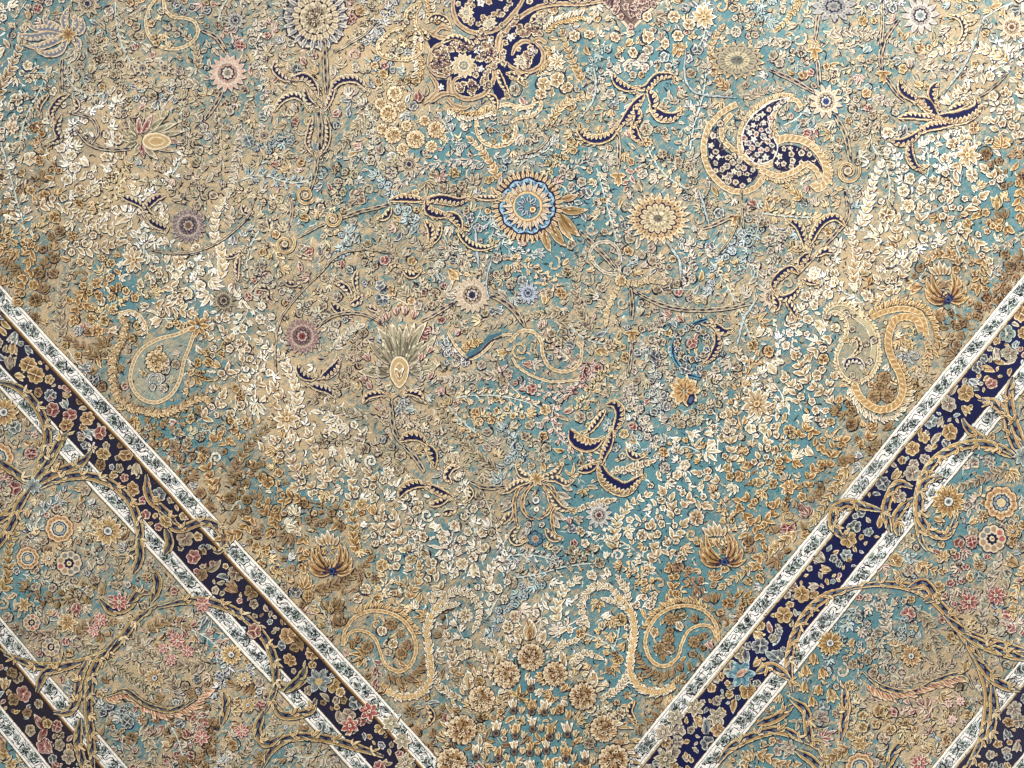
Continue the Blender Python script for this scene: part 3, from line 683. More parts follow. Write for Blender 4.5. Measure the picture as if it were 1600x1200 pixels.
boteh('small fine lined beige paisley left of the navy medallion', [(658,8),(636,22),(632,44),(612,52),(592,70),(594,88),(614,96),(642,96),(660,82),(660,58),(652,46),(650,28)], CAMEL, 1.8, 5, nf=16, fill=None, r=5)
boteh('pale tan paisley with curled tail below the navy medallion', [(776,168),(752,174),(744,194),(750,220),(772,232),(798,226),(806,204),(804,190),(832,184),(846,168),(836,156),(832,168),(812,172),(796,166)], BEIGE, 2.2, 5, nf=10, fill=None, r=5)
c = boteh('beaded gold scroll paisley right of centre', [(796,536),(812,520),(832,520),(845,534),(848,556),(860,576),(884,582),(904,570),(908,546),(900,536)], BEIGE, 2.4, None, closed=False)
band(c, [(800,560),(810,575),(835,590),(868,598),(905,594)], 1.6, BEIGE); spiral(c, (813,548), 14, CAMEL, 1.4, 1)
c = boteh('slate blue and tan curved paisley left of the gold scroll', [(700,520),(716,546),(736,562),(760,548),(778,528),(800,524)], BEIGE, 1.8, None, closed=False)
ribbon(c, crom([(726,560),(746,548),(764,530),(784,524)], 3), [3]*len(crom([(726,560),(746,548),(764,530),(784,524)], 3)), (70,108,122), 4)
ribbon(c, crom([(730,563),(750,552),(766,536),(784,528)], 3), 1.6, (40,44,66), 5); frond(c, [(722,550),(734,540),(748,536)], 8, 2.4, GOLD, 4, z=6)
c = boteh('pale looped bow between two vines right of centre', [(965,430),(945,428),(928,414),(921,398),(930,384),(948,380),(962,388),(968,404),(966,428)], PALE, 2, None, closed=True, fill=None, nf=3, r=5)
frond(c, [(970,440),(990,446),(1010,440),(1034,444)], 7, 2.2, BEIGE, 5); frond(c, [(966,448),(956,468),(948,486),(946,506)], 7, 2.2, BEIGE, 5); dense_rose(c, (969,440), 9, CAMEL, 10)

# ---------- rosettes
def ros(label, c, r, rings, pet=None, sx=1, sy=1, cen=None, name='rosette', par='field'):
    v = sub(name, par, label)
    if pet: petals(v, c, r * pet[0], r * pet[1], pet[2], pet[3], pet[4], U(0, 1), 0, sx, sy)
    rosette(v, c, r, 0, None, rings, U(0, 1), sx, sy, z=8)
    if cen: cen(v, c, r)
    return v
v = sub('rosette', 'field', 'largest rosette, light blue and navy rings with tan fringe, near centre')
bc = (824, 325)
for a, b, w_ in (((876,314),(903,307),5),((876,330),(918,330),6.5),((874,336),(906,372),8),((860,352),(884,388),7),((850,362),(860,396),6),((872,344),(896,380),5)): leaf(v, a, b, w_, .1, jit([(60,56,60),(226,206,172),(168,138,98),(128,96,62),NAVY]), 9)
fan(v, bc, scallop(bc, 55, 46, .08), (70,50,48), 0); petals(v, bc, 43, 56, 44, 2.2, [(80,60,54),(228,206,168),(176,144,106),(120,84,62),NAVY], z=1, dark=False)
rosette(v, bc, 46, 0, None, [(1,11,.10,NAVYR),(.94,11,.11,(158,188,204)),(.87,22,.12,(110,150,172)),(.80,11,.14,NAVYR),(.74,22,.2,(222,206,180)),(.66,11,.2,(190,164,130))], .2, z=6)
petals(v, bc, 22, 39, 22, 1.9, [NAVYR,(226,210,184),(196,170,136),(90,110,140),NAVY], z=13)
rosette(v, bc, 24, 0, None, [(1,1,0,(150,110,70)),(.95,1,0,(226,192,142)),(.83,1,0,(92,130,140))], 0, z=18)
petals(v, bc, 6, 18, 9, 2.6, [NAVY,(200,206,200),(70,90,110),NAVY,NAVY], z=22); dot(v, (832,330), 5, GOLD, 30)
vine(v, [(744,309),(766,310),(786,312)], 2.8, GREY); band(v, [(800,305),(793,313),(796,322)], 3, BEIGE, z=22)
ros('tan carnation rosette ringed by navy dots right of centre', (1027,344), 48, [(.84,19,.10,(222,200,162)),(.76,19,.12,(192,162,122)),(.62,15,.2,NAVY),(.56,15,.22,(220,200,164)),(.42,9,.1,(186,170,138)),(.28,7,.2,(226,210,176)),(.16,6,.2,(150,140,120))],
    (.5, 1.0, 24, 3.6, [NAVY,(236,222,192),(176,146,108),NAVY,NAVY]), 1.05, .86)
def crn(label, c, r, dark, mid, hi, n=17, heart=(60,60,90), sy=1., par='field'):
    hi = shade(hi, .88)
    return ros(label, c, r, [(.66,n,.2,hi),(.56,n,.25,mid),(.4,9,.3,dark),(.3,9,.3,hi),(.2,6,.2,heart)], (.4,1.0,n,r*.13,[dark,hi,mid,dark,heart]), 1, sy, par=par)
crn('cream rosette with navy heart left of centre', (738,463), 29, (52,46,62), (200,176,148), (242,228,204), 19)
crn('dark plum serrated rosette in the left half', (474,527), 29, (58,42,56), (142,110,108), (206,188,168), 19, (150,80,80))
crn('dark plum serrated rosette at upper left', (297,355), 28, (48,40,58), (130,112,116), (208,192,172), 18, (150,120,100))
crn('pale pink tipped rosette at upper left', (358,118), 30, (60,52,66), (204,168,150), (240,226,204), 17, (180,170,150))
crn('cream sunflower with navy heart at upper right', (1288,162), 27, (46,44,70), (196,176,146), (236,226,204), 12, (60,80,130))
crn('dark striped daisy at the top right', (1435,28), 30, (40,40,66), (180,170,160), (232,224,210), 12, (170,180,180))
crn('round ringed rosette at the right edge, top', (1577,46), 23, (90,70,66), (190,168,136), (236,224,198), 11, (150,110,90))
crn('small dark blossom beside the left field flowers', (352,472), 20, (42,40,46), (120,110,96), (206,190,160), 11, (80,70,70))
crn('small pale rosette on the right vine', (1204,466), 20, (60,54,62), (196,172,140), (240,228,204), 12, (120,90,80))
crn('spiky blue tipped blossom below centre rosette', (825,460), 17, (36,44,84), (140,150,170), (220,224,224), 12, (80,90,110))
crn('star flower at the right end of the curved vine', (935,805), 21, (60,50,60), (180,168,150), (232,234,228), 12, (140,80,70))
c = ros('large scalloped rosette with dark edging at the top left of centre', (495,32), 52, [(1,10,.12,(44,42,60)),(.95,10,.13,(206,196,176)),(.88,20,.12,(120,122,124)),(.78,10,.16,(44,42,60)),(.72,20,.16,(214,196,164)),(.5,10,.14,(186,160,124)),(.36,8,.2,(220,202,168)),(.2,6,.2,(150,124,96))], None)
dense_rose(c, (495,32), 24, GREY, 20); petals(c, (495,32), 34, 52, 22, 3, [(40,38,58),(226,216,196),(150,148,146),NAVY,NAVY], z=17)
c = ros('half round rosette with dark scallops at upper right', (1150,98), 34, [(1,13,.2,(176,160,130)),(.86,13,.2,(60,58,76)),(.8,13,.14,(168,158,134)),(.5,9,.2,(206,190,154)),(.3,8,.2,(140,140,128))], (.6,1.1,17,3.4,CAMEL), 1.15, .8)
crn('navy hearted flower at the top right edge', (1300,14), 36, (36,38,64), (150,150,150), (206,198,182), 11, (150,150,150), .7)
crn('brown and cream sunflower medallion left edge', (370,36), 17, (30,34,66), (130,130,130), (222,212,190), 10)
for c_, r_ in (((140,10),22),((260,110),12),((415,215),14),((226,110),12),((640,260),20),((845,35),9),((1160,330),12),((1490,440),10)):
    crn('small open blossom among the field stems', c_, r_, (48,42,56), (170,150,124), (226,212,184), 10)
# white roses of the corner bouquet
for c_, r_ in (((828,1024),20),((867,1052),20),((791,1052),20),((911,1086),22),((752,1091),21),((942,1136),22),((724,1140),23),((958,1184),23),((708,1190),23),
               ((692,1250),23),((975,1240),23)):
    v = sub('rose', 'field', 'cream edged brown rose in the bouquet arch at the bottom'); dense_rose(v, (c_[0] + U(-2, 2), c_[1] + U(-2, 2)), r_ * U(.9, 1.02), [(50,36,34),(230,210,176),(164,130,90),(104,70,44),(60,40,30)])
for c_, r_ in (((618,150),13),((608,181),14),((615,214),14),((650,221),15),((682,206),14),((630,236),10),((675,232),10),((596,166),10),((598,205),9),((636,200),9),((664,192),9),((627,170),9)):
    v = sub('rose', 'field', 'small cream rose in the cluster below the medallion left side'); dense_rose(v, c_, r_ * .92, [(50,36,34),(236,218,182),(180,146,102),(124,90,60),(70,50,40)])
for c_, r_ in (((850,135),12),((870,128),13),((845,150),10),((885,140),10),((1052,30),10),((1075,42),10),((1058,60),9),((1012,62),10),((1038,72),9),((960,62),9),((897,60),9),((920,58),9),((988,86),9),((1010,30),8),((1095,20),9)):
    v = sub('rose', 'field', 'cream open rose right of the navy medallion'); blossom(v, c_, r_, 6, CREAM)

AR_ = crom([(716,1228),(702,1170),(712,1112),(742,1062),(782,1026),(828,1000),(874,1026),(914,1060),(948,1110),(974,1160),(990,1226)], 3)
v = sub('leaf_spray', 'field', 'feathery cream fringe around the bouquet arch'); fringe(v, AR_, -1, 17, CAMEL, 11, 2.6, .5, jitter=.5); fringe(v, AR_, -1, 11, CREAM, 15, 2.4, .2, z=7, jitter=.5)
# bouquet interior
BQ = sub('bouquet', 'field', 'fan of small tulips and leaves inside the bouquet arch at the bottom')
leaf(BQ, (828,1000), (828,966), 10, 0, CREAM, 11); leaf(BQ, (828,1000), (828,974), 5, 0, GOLD, 9, 4)
for s_ in (-1, 1):
    leaf(BQ, (828+s_*16,1006), (828+s_*24,984), 5, 0, CREAM, 8); leaf(BQ, (828+s_*50,1046), (828+s_*48,1014), 6, .1, CREAM, 8)
    leaf(BQ, (828+s_*94,1076), (828+s_*98,1046), 8, .1, CREAM, 8)
    frond(BQ, [(828+s_*34,1030),(828+s_*48,1008),(828+s_*70,1000)], 8, 2.4, CREAM, 5)
    frond(BQ, [(828+s_*110,1090),(828+s_*140,1072),(828+s_*150,1050)], 9, 2.6, CREAM, 5)
    frond(BQ, [(828+s_*64,1040),(828+s_*84,1020),(828+s_*106,1026)], 9, 2.6, CREAM, 5)
for row, y in enumerate((1070, 1100, 1130, 1160, 1190, 1220)):
    n = 1 + row * 2 if row < 4 else 7
    for i in range(-(n // 2), n // 2 + 1):
        x = 828 + i * 27 + U(-5, 5); y2 = y + abs(i) * 5 + U(-6, 6)
        bud(BQ, (x, y2), U(9, 13), -math.pi / 2 + U(-.35, .35), CREAM if (i + row) % 2 == 0 else GOLD, 4); dot(BQ, (x, y2 + 9), 5.5, [(36,34,40),(120,100,84),(60,52,56),(40,40,50),NAVY], 12)
        ribbon(BQ, [(x, y2+12),(828 + (x-828)*.8, y2+30)], .8, (216,200,164), 2)
        if row: bud(BQ, (x + 13, y2 + 8), 7, -math.pi/2 + U(-.3, .3), CAMEL, 4)

# ---------- palmettes and lilies
v = sub('palmette', 'field', 'large lotus palmette with an oval heart left of centre')
PT = [(40,40,50),(230,216,184),(158,148,122),(104,98,84),NAVY]
for tip, w_ in (((590,512),6),((602,508),5),((613,506),6),((624,510),6),((636,508),6),((648,506),6),((668,504),7),((576,533),6),((598,538),6),((610,546),5),((682,526),7),((664,532),6),((648,540),5),
              ((560,582),7),((578,574),6),((592,574),6),((688,570),7),((670,562),6),((658,566),5),((568,630),6),((584,622),5),((668,632),6),((654,622),5)):
    b = (625 + (tip[0]-625)*.28, 592 + (tip[1]-592)*.35); leaf(v, b, tip, w_, U(-.12, .12), jit(PT), 9)
for c_ in ((606,496),(620,488),(634,488),(648,494),(596,504),(658,560),(674,588),(575,560),(570,594),(578,604),(672,548)):
    bud(v, c_, 8, -math.pi/2 + (c_[0]-625)*.012, ROSE, 5)
for k, (col, w_, h) in enumerate(((NAVY,18,26),((228,210,176),17,25),((184,158,116),14.5,22),((224,206,168),9,15),((176,150,108),7.5,13))):
    t = np.linspace(0, 2*math.pi, 30, endpoint=False); fan(v, (625,584), np.stack([625 + np.sin(t)*w_*np.abs(np.cos(t/2))**.35, 583 - np.cos(t)*h], 1), col, 12 + k)
leaf(v, (625,592), (618,576), 3, .2, CREAM, z=20); leaf(v, (625,592), (632,576), 3, -.2, CREAM, z=20)
fringe(v, crom([(612,612),(598,600),(594,584),(600,568)], 3), -1, 9, PALE, 5, 2.4, z=8); fringe(v, crom([(638,612),(652,600),(656,584),(650,568)], 3), 1, 9, PALE, 5, 2.4, z=8)
mark(625, 580, 30)
v = sub('palmette', 'field', 'pointed palmette with an oval heart lying sideways at upper left')
for tip in ((205,190),(220,186),(240,182),(262,186),(280,196),(292,208),(288,226),(276,240),(250,252),(228,250),(212,246),(196,236),(198,208),(194,222)):
    leaf(v, (225 + (tip[0]-240)*.2, 222 + (tip[1]-222)*.25), tip, 4.5, U(-.15,.15), jit(PT if R() < .6 else ROSE), 8)
for k, (col, w_, h) in enumerate((((90,70,60),24,16),((228,210,176),23,15),((190,162,120),20,12),((224,204,166),13,8),((186,156,112),11,6))):
    t = np.linspace(0, 2*math.pi, 30, endpoint=False); fan(v, (248,224), np.stack([248 + np.cos(t)*w_, 224 + np.sin(t)*h*np.abs(np.sin(t/2))**.3], 1), col, 12 + k)
mark(245, 222, 26)
v = sub('palmette', 'field', 'mirrored lily of curling ribbons with a blue flower beneath, below centre')
for P in ([(835,752),(814,760),(804,780),(804,805),(808,826)], [(845,752),(862,762),(870,785),(862,808),(866,832),(878,842)],
          [(838,752),(822,768),(816,790),(824,806),(834,812)], [(842,752),(854,768),(860,790),(852,804),(840,812)]):
    vine(v, P, 3, [NAVY,(232,208,166),(186,150,102),(110,80,50),NAVY], (60,66,80), z=4)
for P, sd in (([(832,746),(816,742),(808,728),(809,722)], 1), ([(844,746),(862,742),(874,732),(880,722)], -1), ([(828,752),(808,756),(794,766),(780,772)], 1), ([(850,750),(868,748),(884,756),(897,750)], -1),
          ([(856,764),(866,784),(880,796),(896,794)], 1), ([(812,820),(800,836),(806,848),(822,846)], -1), ([(852,826),(862,840),(876,844)], -1), ([(800,800),(788,814),(784,820)], 1)):
    arab(v, P, 5.5, CAMEL, (56,60,74), z=6, side=sd)
for x0, y0, x1, y1 in ((870,770,892,778),(868,780,888,790),(864,800,884,812),(864,806,874,826),(800,778,782,790),(800,786,784,800),(806,800,794,820),(820,830,812,846),(878,756,894,766)): leaf(v, (x0,y0), (x1,y1), 5, .1, PALE, 8, 3)
rosette(v, (836,842), 13, 0, None, [(1,6,.25,NAVY),(.86,6,.25,(88,124,140)),(.45,6,.2,(200,170,140))], 1.5, z=10); petals(v, (838,748), 0, 13, 7, 3, CAMEL, z=16); dot(v, (837,782), 6, SLATE, 10); dot(v, (838,796), 4, CREAM, 10)
def lily(label, base, tips, pal, par='field', navy=True, z=0):
    v = sub('lily', par, label)
    for t_, w_, bd in tips: leaf(v, base, t_, w_, bd, jit(pal, 6), 12, z)
    if navy:
        for _ in range(14): comma(v, base[0]+U(-9,9), base[1]+U(-12,5), U(0,6), U(6,10), (28,34,76), 1.3, z+6)
        dot(v, base, 5, [NAVY,(60,80,120),NAVY,NAVY,NAVY], z + 7)
    return v
def tulip_at(label, x, y, s=1, lean=0):
    t = []
    for dx, dy, w_, bd in ((-34,-20,9,-.42),(34,-22,9,.42),(-26,-38,8,-.36),(25,-40,8,.36),(-14,-48,7,-.3),(14,-49,7,.3),(-36,-4,6,-.3),(36,-6,6,.3)): t.append(((x+(dx+lean*dy)*s, y+dy*s), w_*s*.62, bd*1.25))
    v = lily(label, (x, y), t, [(60,44,40),(226,200,156),(168,130,84),(74,52,44),NAVY])
    for i in (-2,-1,0,1,2): leaf(v, (x + i*4*s - lean*42*s, y-40*s), (x + i*9*s - lean*60*s, y-(64-abs(i)*5)*s), 4.2*s, 0, CREAM, 8, 8)
tulip_at('golden tulip with a navy heart left of the bottom bouquet', 520, 892, 1., .12)
tulip_at('golden tulip with a navy heart right of the bottom bouquet', 1130, 878, 1., .28)
tulip_at('striped golden tulip above the right paisley pair', 1478, 470, .95, .25)
v = sub('lily', 'field', 'large curling petalled lily with grey inner lines at the upper left')
for P, sd in (([(108,57),(90,46),(76,38),(74,22)], 1), ([(108,57),(84,48),(60,48),(44,40)], 1), ([(106,60),(80,58),(56,62),(36,60),(34,72)], -1), ([(106,62),(84,70),(66,76),(44,76)], 1),
          ([(108,64),(98,82),(80,88),(60,84)], 1), ([(112,56),(122,44),(120,26)], -1), ([(114,58),(130,50),(132,32)], -1), ([(114,62),(124,70),(128,82)], 1), ([(108,54),(104,36),(110,16)], 1)):
    arab(v, P, 6, [NAVY,(230,212,180),(190,164,128),(110,90,70),NAVY], (118,122,134), z=1, side=sd)
for a in np.linspace(0, 6, 9): leaf(v, (110,58), (110+15*math.cos(a), 58+15*math.sin(a)), 3, 0, CAMEL, z=8)
v = sub('lily', 'field', 'brown centred flower at right above the teal patch'); petals(v, (1068,612), 4, 25, 9, 6.5, [(50,44,50),(232,212,176),(186,152,106),(120,84,54),NAVY]); disc(v, (1078,626), 10, NAVY, 12, 12, .55, .4); disc(v, (1078,626), 6, (70,90,120), 13, 12, .5, .4)
for c_, r_, n_, lab in (((450,655),22,8,'white starry flower on the left of the field'), ((1180,632),26,9,'cream starry flower right of the field near the stripe'), ((212,408),20,7,'white leafy flower near the left stripe'), ((148,700),9,5,'small bloom by the left stripe'),
                      ((1230,250),0,0,''), ((1508,245),22,8,'white leafy flower near the right edge'), ((1098,30),20,9,'cream pointed flower at the top right'), ((870,100),14,7,'brown hearted flower right of the medallion')):
    if r_: v = sub('flower', 'field', lab); petals(v, c_, 2, r_, n_, r_*.2, CREAM); dot(v, c_, r_*.2, GOLD, 10)

# ---------- arabesques (navy cored split leaves)
AR = [
 # left/top
 ('dark leaf scroll left of the top left stem', [([(112,150),(96,160),(84,178),(88,196)],5),([(80,150),(66,166),(64,186)],4),([(100,180),(92,204),(96,220),(72,230)],5),([(118,155),(124,170),(112,180)],4),([(122,200),(138,222),(150,224)],3)]),
 ('dark leaf scroll on the upright stem at top left', [([(434,95),(432,112),(446,126),(462,130)],5),([(454,128),(478,124),(494,140),(498,156)],6),([(516,150),(528,132),(546,126),(562,130),(578,148)],6),([(478,140),(482,160),(500,172)],5),([(430,178),(442,160),(462,152),(478,162),(490,176)],5),([(524,140),(516,160),(508,178)],4)]),
 ('oval dark lined bulb on the upright stem', [([(490,184),(486,205),(482,226),(490,246)],4),([(510,184),(514,205),(512,228),(500,248)],4)]),
 ('navy leaf scroll above the left dark rosette', [([(190,308),(206,314),(222,322),(230,334)],5),([(262,308),(246,312),(232,326),(228,344)],6),([(232,342),(246,352),(262,360),(254,366)],6),([(228,322),(236,336),(246,340)],4)]),
 ('navy split leaf on the left field', [([(380,320),(386,334),(398,336)],4)]),
 ('small navy split leaf on the left field, lower',[([(352,404),(364,402),(378,396)],4),([(376,400),(372,420),(374,442)],4)]),
 ('navy split leaf beside the small spiral', [([(420,342),(424,354),(422,364)],4),([(466,400),(480,404),(490,406)],3)]),
 ('navy split leaf left of centre', [([(402,452),(418,452),(426,462)],4),([(424,456),(422,468),(432,474)],4),([(444,440),(456,446),(470,446)],4)]),
 ('navy split leaf above the plum rosette', [([(518,474),(532,486),(550,492)],6),([(526,444),(540,450),(552,468)],5),([(560,424),(556,440),(560,462)],4),([(548,478),(562,472),(566,462)],5),([(574,480),(588,486),(594,490)],4)]),
 ('navy split leaf below the plum rosette', [([(466,570),(472,584),(486,592),(498,590)],6),([(502,592),(514,586),(526,574),(532,560)],7),([(484,602),(500,606),(516,612),(526,624)],6)]),
 ('long navy leaf scroll leading to the centre rosette', [([(610,316),(630,312),(654,314),(668,316)],6),([(664,316),(690,314),(716,318),(736,310)],7),([(666,316),(672,332),(690,338),(704,340)],7),([(698,334),(714,346),(722,362)],7),([(714,356),(726,376),(744,388),(766,388),(772,378)],5),([(612,326),(604,340),(590,346)],5),([(664,346),(674,362),(672,384)],5),([(690,350),(684,372),(668,390)],4),([(740,310),(762,312),(786,312)],4)]),
 ('small dark wing above the pink palmette', [([(630,424),(644,432),(660,424)],5),([(604,430),(616,416),(634,420)],3)]),
 # upper centre right
 ('navy arabesque of hooked leaves at upper centre right', [([(957,118),(962,130),(976,140),(996,144)],6),([(992,142),(1010,140),(1026,124),(1048,122),(1058,130)],6),([(1012,144),(1020,160),(1018,176)],7),([(1014,166),(1030,184),(1050,186),(1064,176)],8),([(1006,150),(992,168),(976,190),(962,206)],7),([(966,202),(946,218),(920,220),(904,208),(904,198)],7),([(990,168),(996,186),(986,200)],6),([(988,196),(992,216),(1004,226)],6)]),
 ('navy arabesque of hooked leaves at upper right', [([(1402,128),(1408,144),(1424,156),(1438,166)],7),([(1424,158),(1444,166),(1458,184),(1470,186)],9),([(1462,132),(1454,146),(1456,160),(1462,170)],7),([(1464,184),(1488,188),(1510,182),(1524,170),(1520,156)],10),([(1400,188),(1418,184),(1440,186),(1462,190)],5),([(1388,222),(1406,226),(1424,218),(1438,204)],6),([(1430,212),(1448,202),(1470,198),(1494,196)],6),([(1420,224),(1418,244),(1426,262),(1442,268)],6),([(1478,176),(1498,168),(1510,166)],5)]),
 ('navy leaf scroll on the right vine', [([(1228,346),(1244,354),(1252,370),(1256,392)],6),([(1318,356),(1304,342),(1286,346),(1272,362),(1258,394)],6),([(1262,398),(1250,410),(1246,420)],6),([(1300,398),(1286,394),(1272,404)],5),([(1246,430),(1234,422),(1220,430),(1206,446),(1212,462)],6),([(1208,462),(1222,468),(1238,462),(1250,444)],5),([(1250,438),(1262,442),(1276,446)],4),([(1206,462),(1212,478),(1208,490)],5),([(1226,470),(1236,484),(1244,500)],5)]),
 ('navy crescent around the round wreath', [([(1088,492),(1098,504),(1112,508)],5),([(1112,506),(1128,520),(1144,516)],6),([(1116,520),(1120,540),(1108,562),(1096,568)],6),([(1092,500),(1086,510),(1092,514)],4)]),
 ('large navy arabesque below centre right', [([(946,634),(960,632),(968,646),(964,664),(954,682)],7),([(946,640),(934,656),(922,672),(910,682)],5),([(890,672),(900,688),(920,696),(942,688)],11),([(956,672),(950,694),(942,712),(938,730)],6),([(902,736),(920,732),(936,722)],6),([(936,724),(942,744),(956,758),(978,764),(1004,742)],11),([(978,702),(990,714),(1008,712)],5)]),
 ('slim navy leaf scroll near the thick curled leaf, lower centre', [([(626,690),(640,682),(656,684),(668,696)],7),([(668,696),(676,710),(680,732)],7),([(624,778),(632,764),(650,756),(672,760)],7),([(668,758),(690,770),(710,778)],6),([(672,790),(690,784),(704,776)],5),([(692,802),(704,800),(712,798)],5),([(706,756),(698,744),(706,732),(720,730)],5),([(730,758),(736,772),(726,786)],4)]),
 ('dark winged leaves under the lotus palmette', [([(568,632),(576,620),(594,616),(608,620)],5),([(662,628),(656,618),(642,614),(630,618)],5)]),
 ('pale scroll at the top right', [([(1475,28),(1496,32),(1504,50),(1496,68),(1480,72)],4),([(1500,38),(1514,40),(1524,30)],3)]),
]
for lab, items in AR:
    v = sub('arabesque_leaf', 'field', lab)
    x0 = items[0][0][0][0]
    for i, (P, w_) in enumerate(items): arab(v, P, w_ * 1.12, jit(CAMEL if x0 > 560 else [(40,36,46),(222,204,172),(180,156,120),(100,80,62),NAVY], 6), NAVY if x0 < 800 else (24,28,70), z=i % 4 + 6, side=(1 if i % 2 else -1)); Q = crom(P, 3); fringe(v, Q, (-1 if i % 2 else 1), w_ * 1.7, GREY if R() < .5 else CAMEL, 6.5, 2, .9, z=0)
# ---------- thin vines in the field
VN = [([(100,95),(98,120),(100,148)],3),([(315,50),(340,62),(358,88)],3.2),([(350,146),(338,168),(322,190)],3.2),([(122,205),(142,226),(170,236),(208,236)],3.2),([(116,180),(146,188),(156,208),(146,228)],2.6),
 ([(508,66),(510,110),(512,150)],4),([(500,176),(502,210),(500,240)],4),([(498,246),(494,272),(484,304)],3),([(524,86),(546,72),(572,56),(588,38)],2),([(240,393),(270,398),(310,394),(350,376),(388,342),(400,312)],2),
 ([(452,304),(458,330),(452,362)],2.4),([(466,374),(500,355),(522,346)],2.2),([(528,346),(560,334),(594,326),(612,320)],3),([(433,585),(432,540),(440,500),(470,460),(500,430),(530,400),(570,392),(612,398)],1.8),([(494,516),(520,496),(552,490),(580,496),(602,510)],2.6),
 ([(660,504),(690,486),(712,472)],3),([(766,464),(786,472),(806,490),(820,512)],4),([(612,628),(614,660),(622,684),(640,702)],3.6),([(632,698),(650,716),(664,738)],3.6),([(734,752),(760,762),(792,760)],3.4),
 ([(905,362),(926,384),(946,404),(962,424)],3.4),([(980,450),(1010,468),(1046,482),(1080,486),(1130,484),(1180,474)],3.2),([(984,452),(986,478),(986,502)],3.2),([(986,530),(984,560),(980,590)],2.6),([(1096,360),(1122,350),(1146,338)],3),([(1154,340),(1140,372),(1120,400)],2),
 ([(1156,300),(1156,330),(1160,360)],2),([(1318,300),(1322,340),(1300,370),(1262,410),(1240,436)],3.2),([(1200,112),(1236,128),(1270,148)],3.4),([(1300,180),(1318,214),(1326,256)],3.6),([(1272,86),(1276,110),(1278,140)],3),([(1286,0),(1276,30),(1270,70)],3),
 ([(1375,118),(1373,90),(1382,60),(1402,34)],3.2),([(1376,0),(1376,40),(1373,80)],2.4),([(1380,122),(1396,146),(1412,162)],3),([(1520,158),(1546,140),(1570,118)],2.6),([(965,212),(966,240),(964,268)],3),([(1180,470),(1160,500),(1150,540)],1.6),
 ([(1040,380),(1060,410),(1062,440)],1.6),([(860,215),(840,236),(812,244)],2),([(925,100),(930,130),(926,160),(908,186)],1.2),([(1070,78),(1068,110),(1072,134),(1092,150),(1150,156)],1.2),([(744,352),(744,380),(748,420)],1.4),([(1090,300),(1100,330),(1108,360)],1.4),
 ([(1470,150),(1500,110),(1520,70),(1530,30)],1.3),([(1420,340),(1460,330),(1490,300),(1500,270)],1.3),([(770,400),(760,440),(764,470)],1.2)]
for P, w_ in VN:
    v = sub('vine', 'field'); vine(v, P, w_, jit(GREY if w_ > 1.7 else [(70,70,74),(206,220,216),(206,220,216),(150,160,160),NAVY], 6), dash=w_ > 2.3)
# ring curls
for c_, r_ in (((479,307),15),((521,345),13),((447,384),16),((1322,270),19),((1268,76),10)):
    v = sub('rosette', 'field', 'round coiled ring on a field stem'); spiral(v, c_, r_, CAMEL, 1.6, U(0, 6), 2.2); dot(v, c_, r_*.35, GREY, 5)
v = sub('wreath', 'field', 'round wreath of tiny flowers with slate blue rim right of centre')
ribbon(v, crom([(1104,500),(1074,512),(1052,534),(1052,560),(1070,584),(1092,592)], 3), 3.4, (90,140,156), 0); ribbon(v, crom([(1104,500),(1074,512),(1052,534),(1052,560),(1070,584),(1092,592)], 3), 1.2, NAVY, 1)
for i in range(16): a = i * .3927; blossom(v, (1080+24*math.cos(a), 538+25*math.sin(a)), 6, 5, SLATE if i % 2 else GREY, z=3)
blossom(v, (1070,578), 11, 8, SLATE, z=6); blossom(v, (1080,538), 9, 6, ROSE, z=3)
# calyx flowers under stems
for c_ in ((965,275),(986,520),(1270,80),(1377,116),(1147,340)):
    v = sub('flower', 'field', 'split tan calyx hanging on a field stem')
    for dx, dy in ((-13,2),(13,2),(-6,16),(6,16),(0,20)): leaf(v, c_, (c_[0]+dx, c_[1]+dy), 3.6, .15*(1 if dx > 0 else -1), CAMEL, 8)

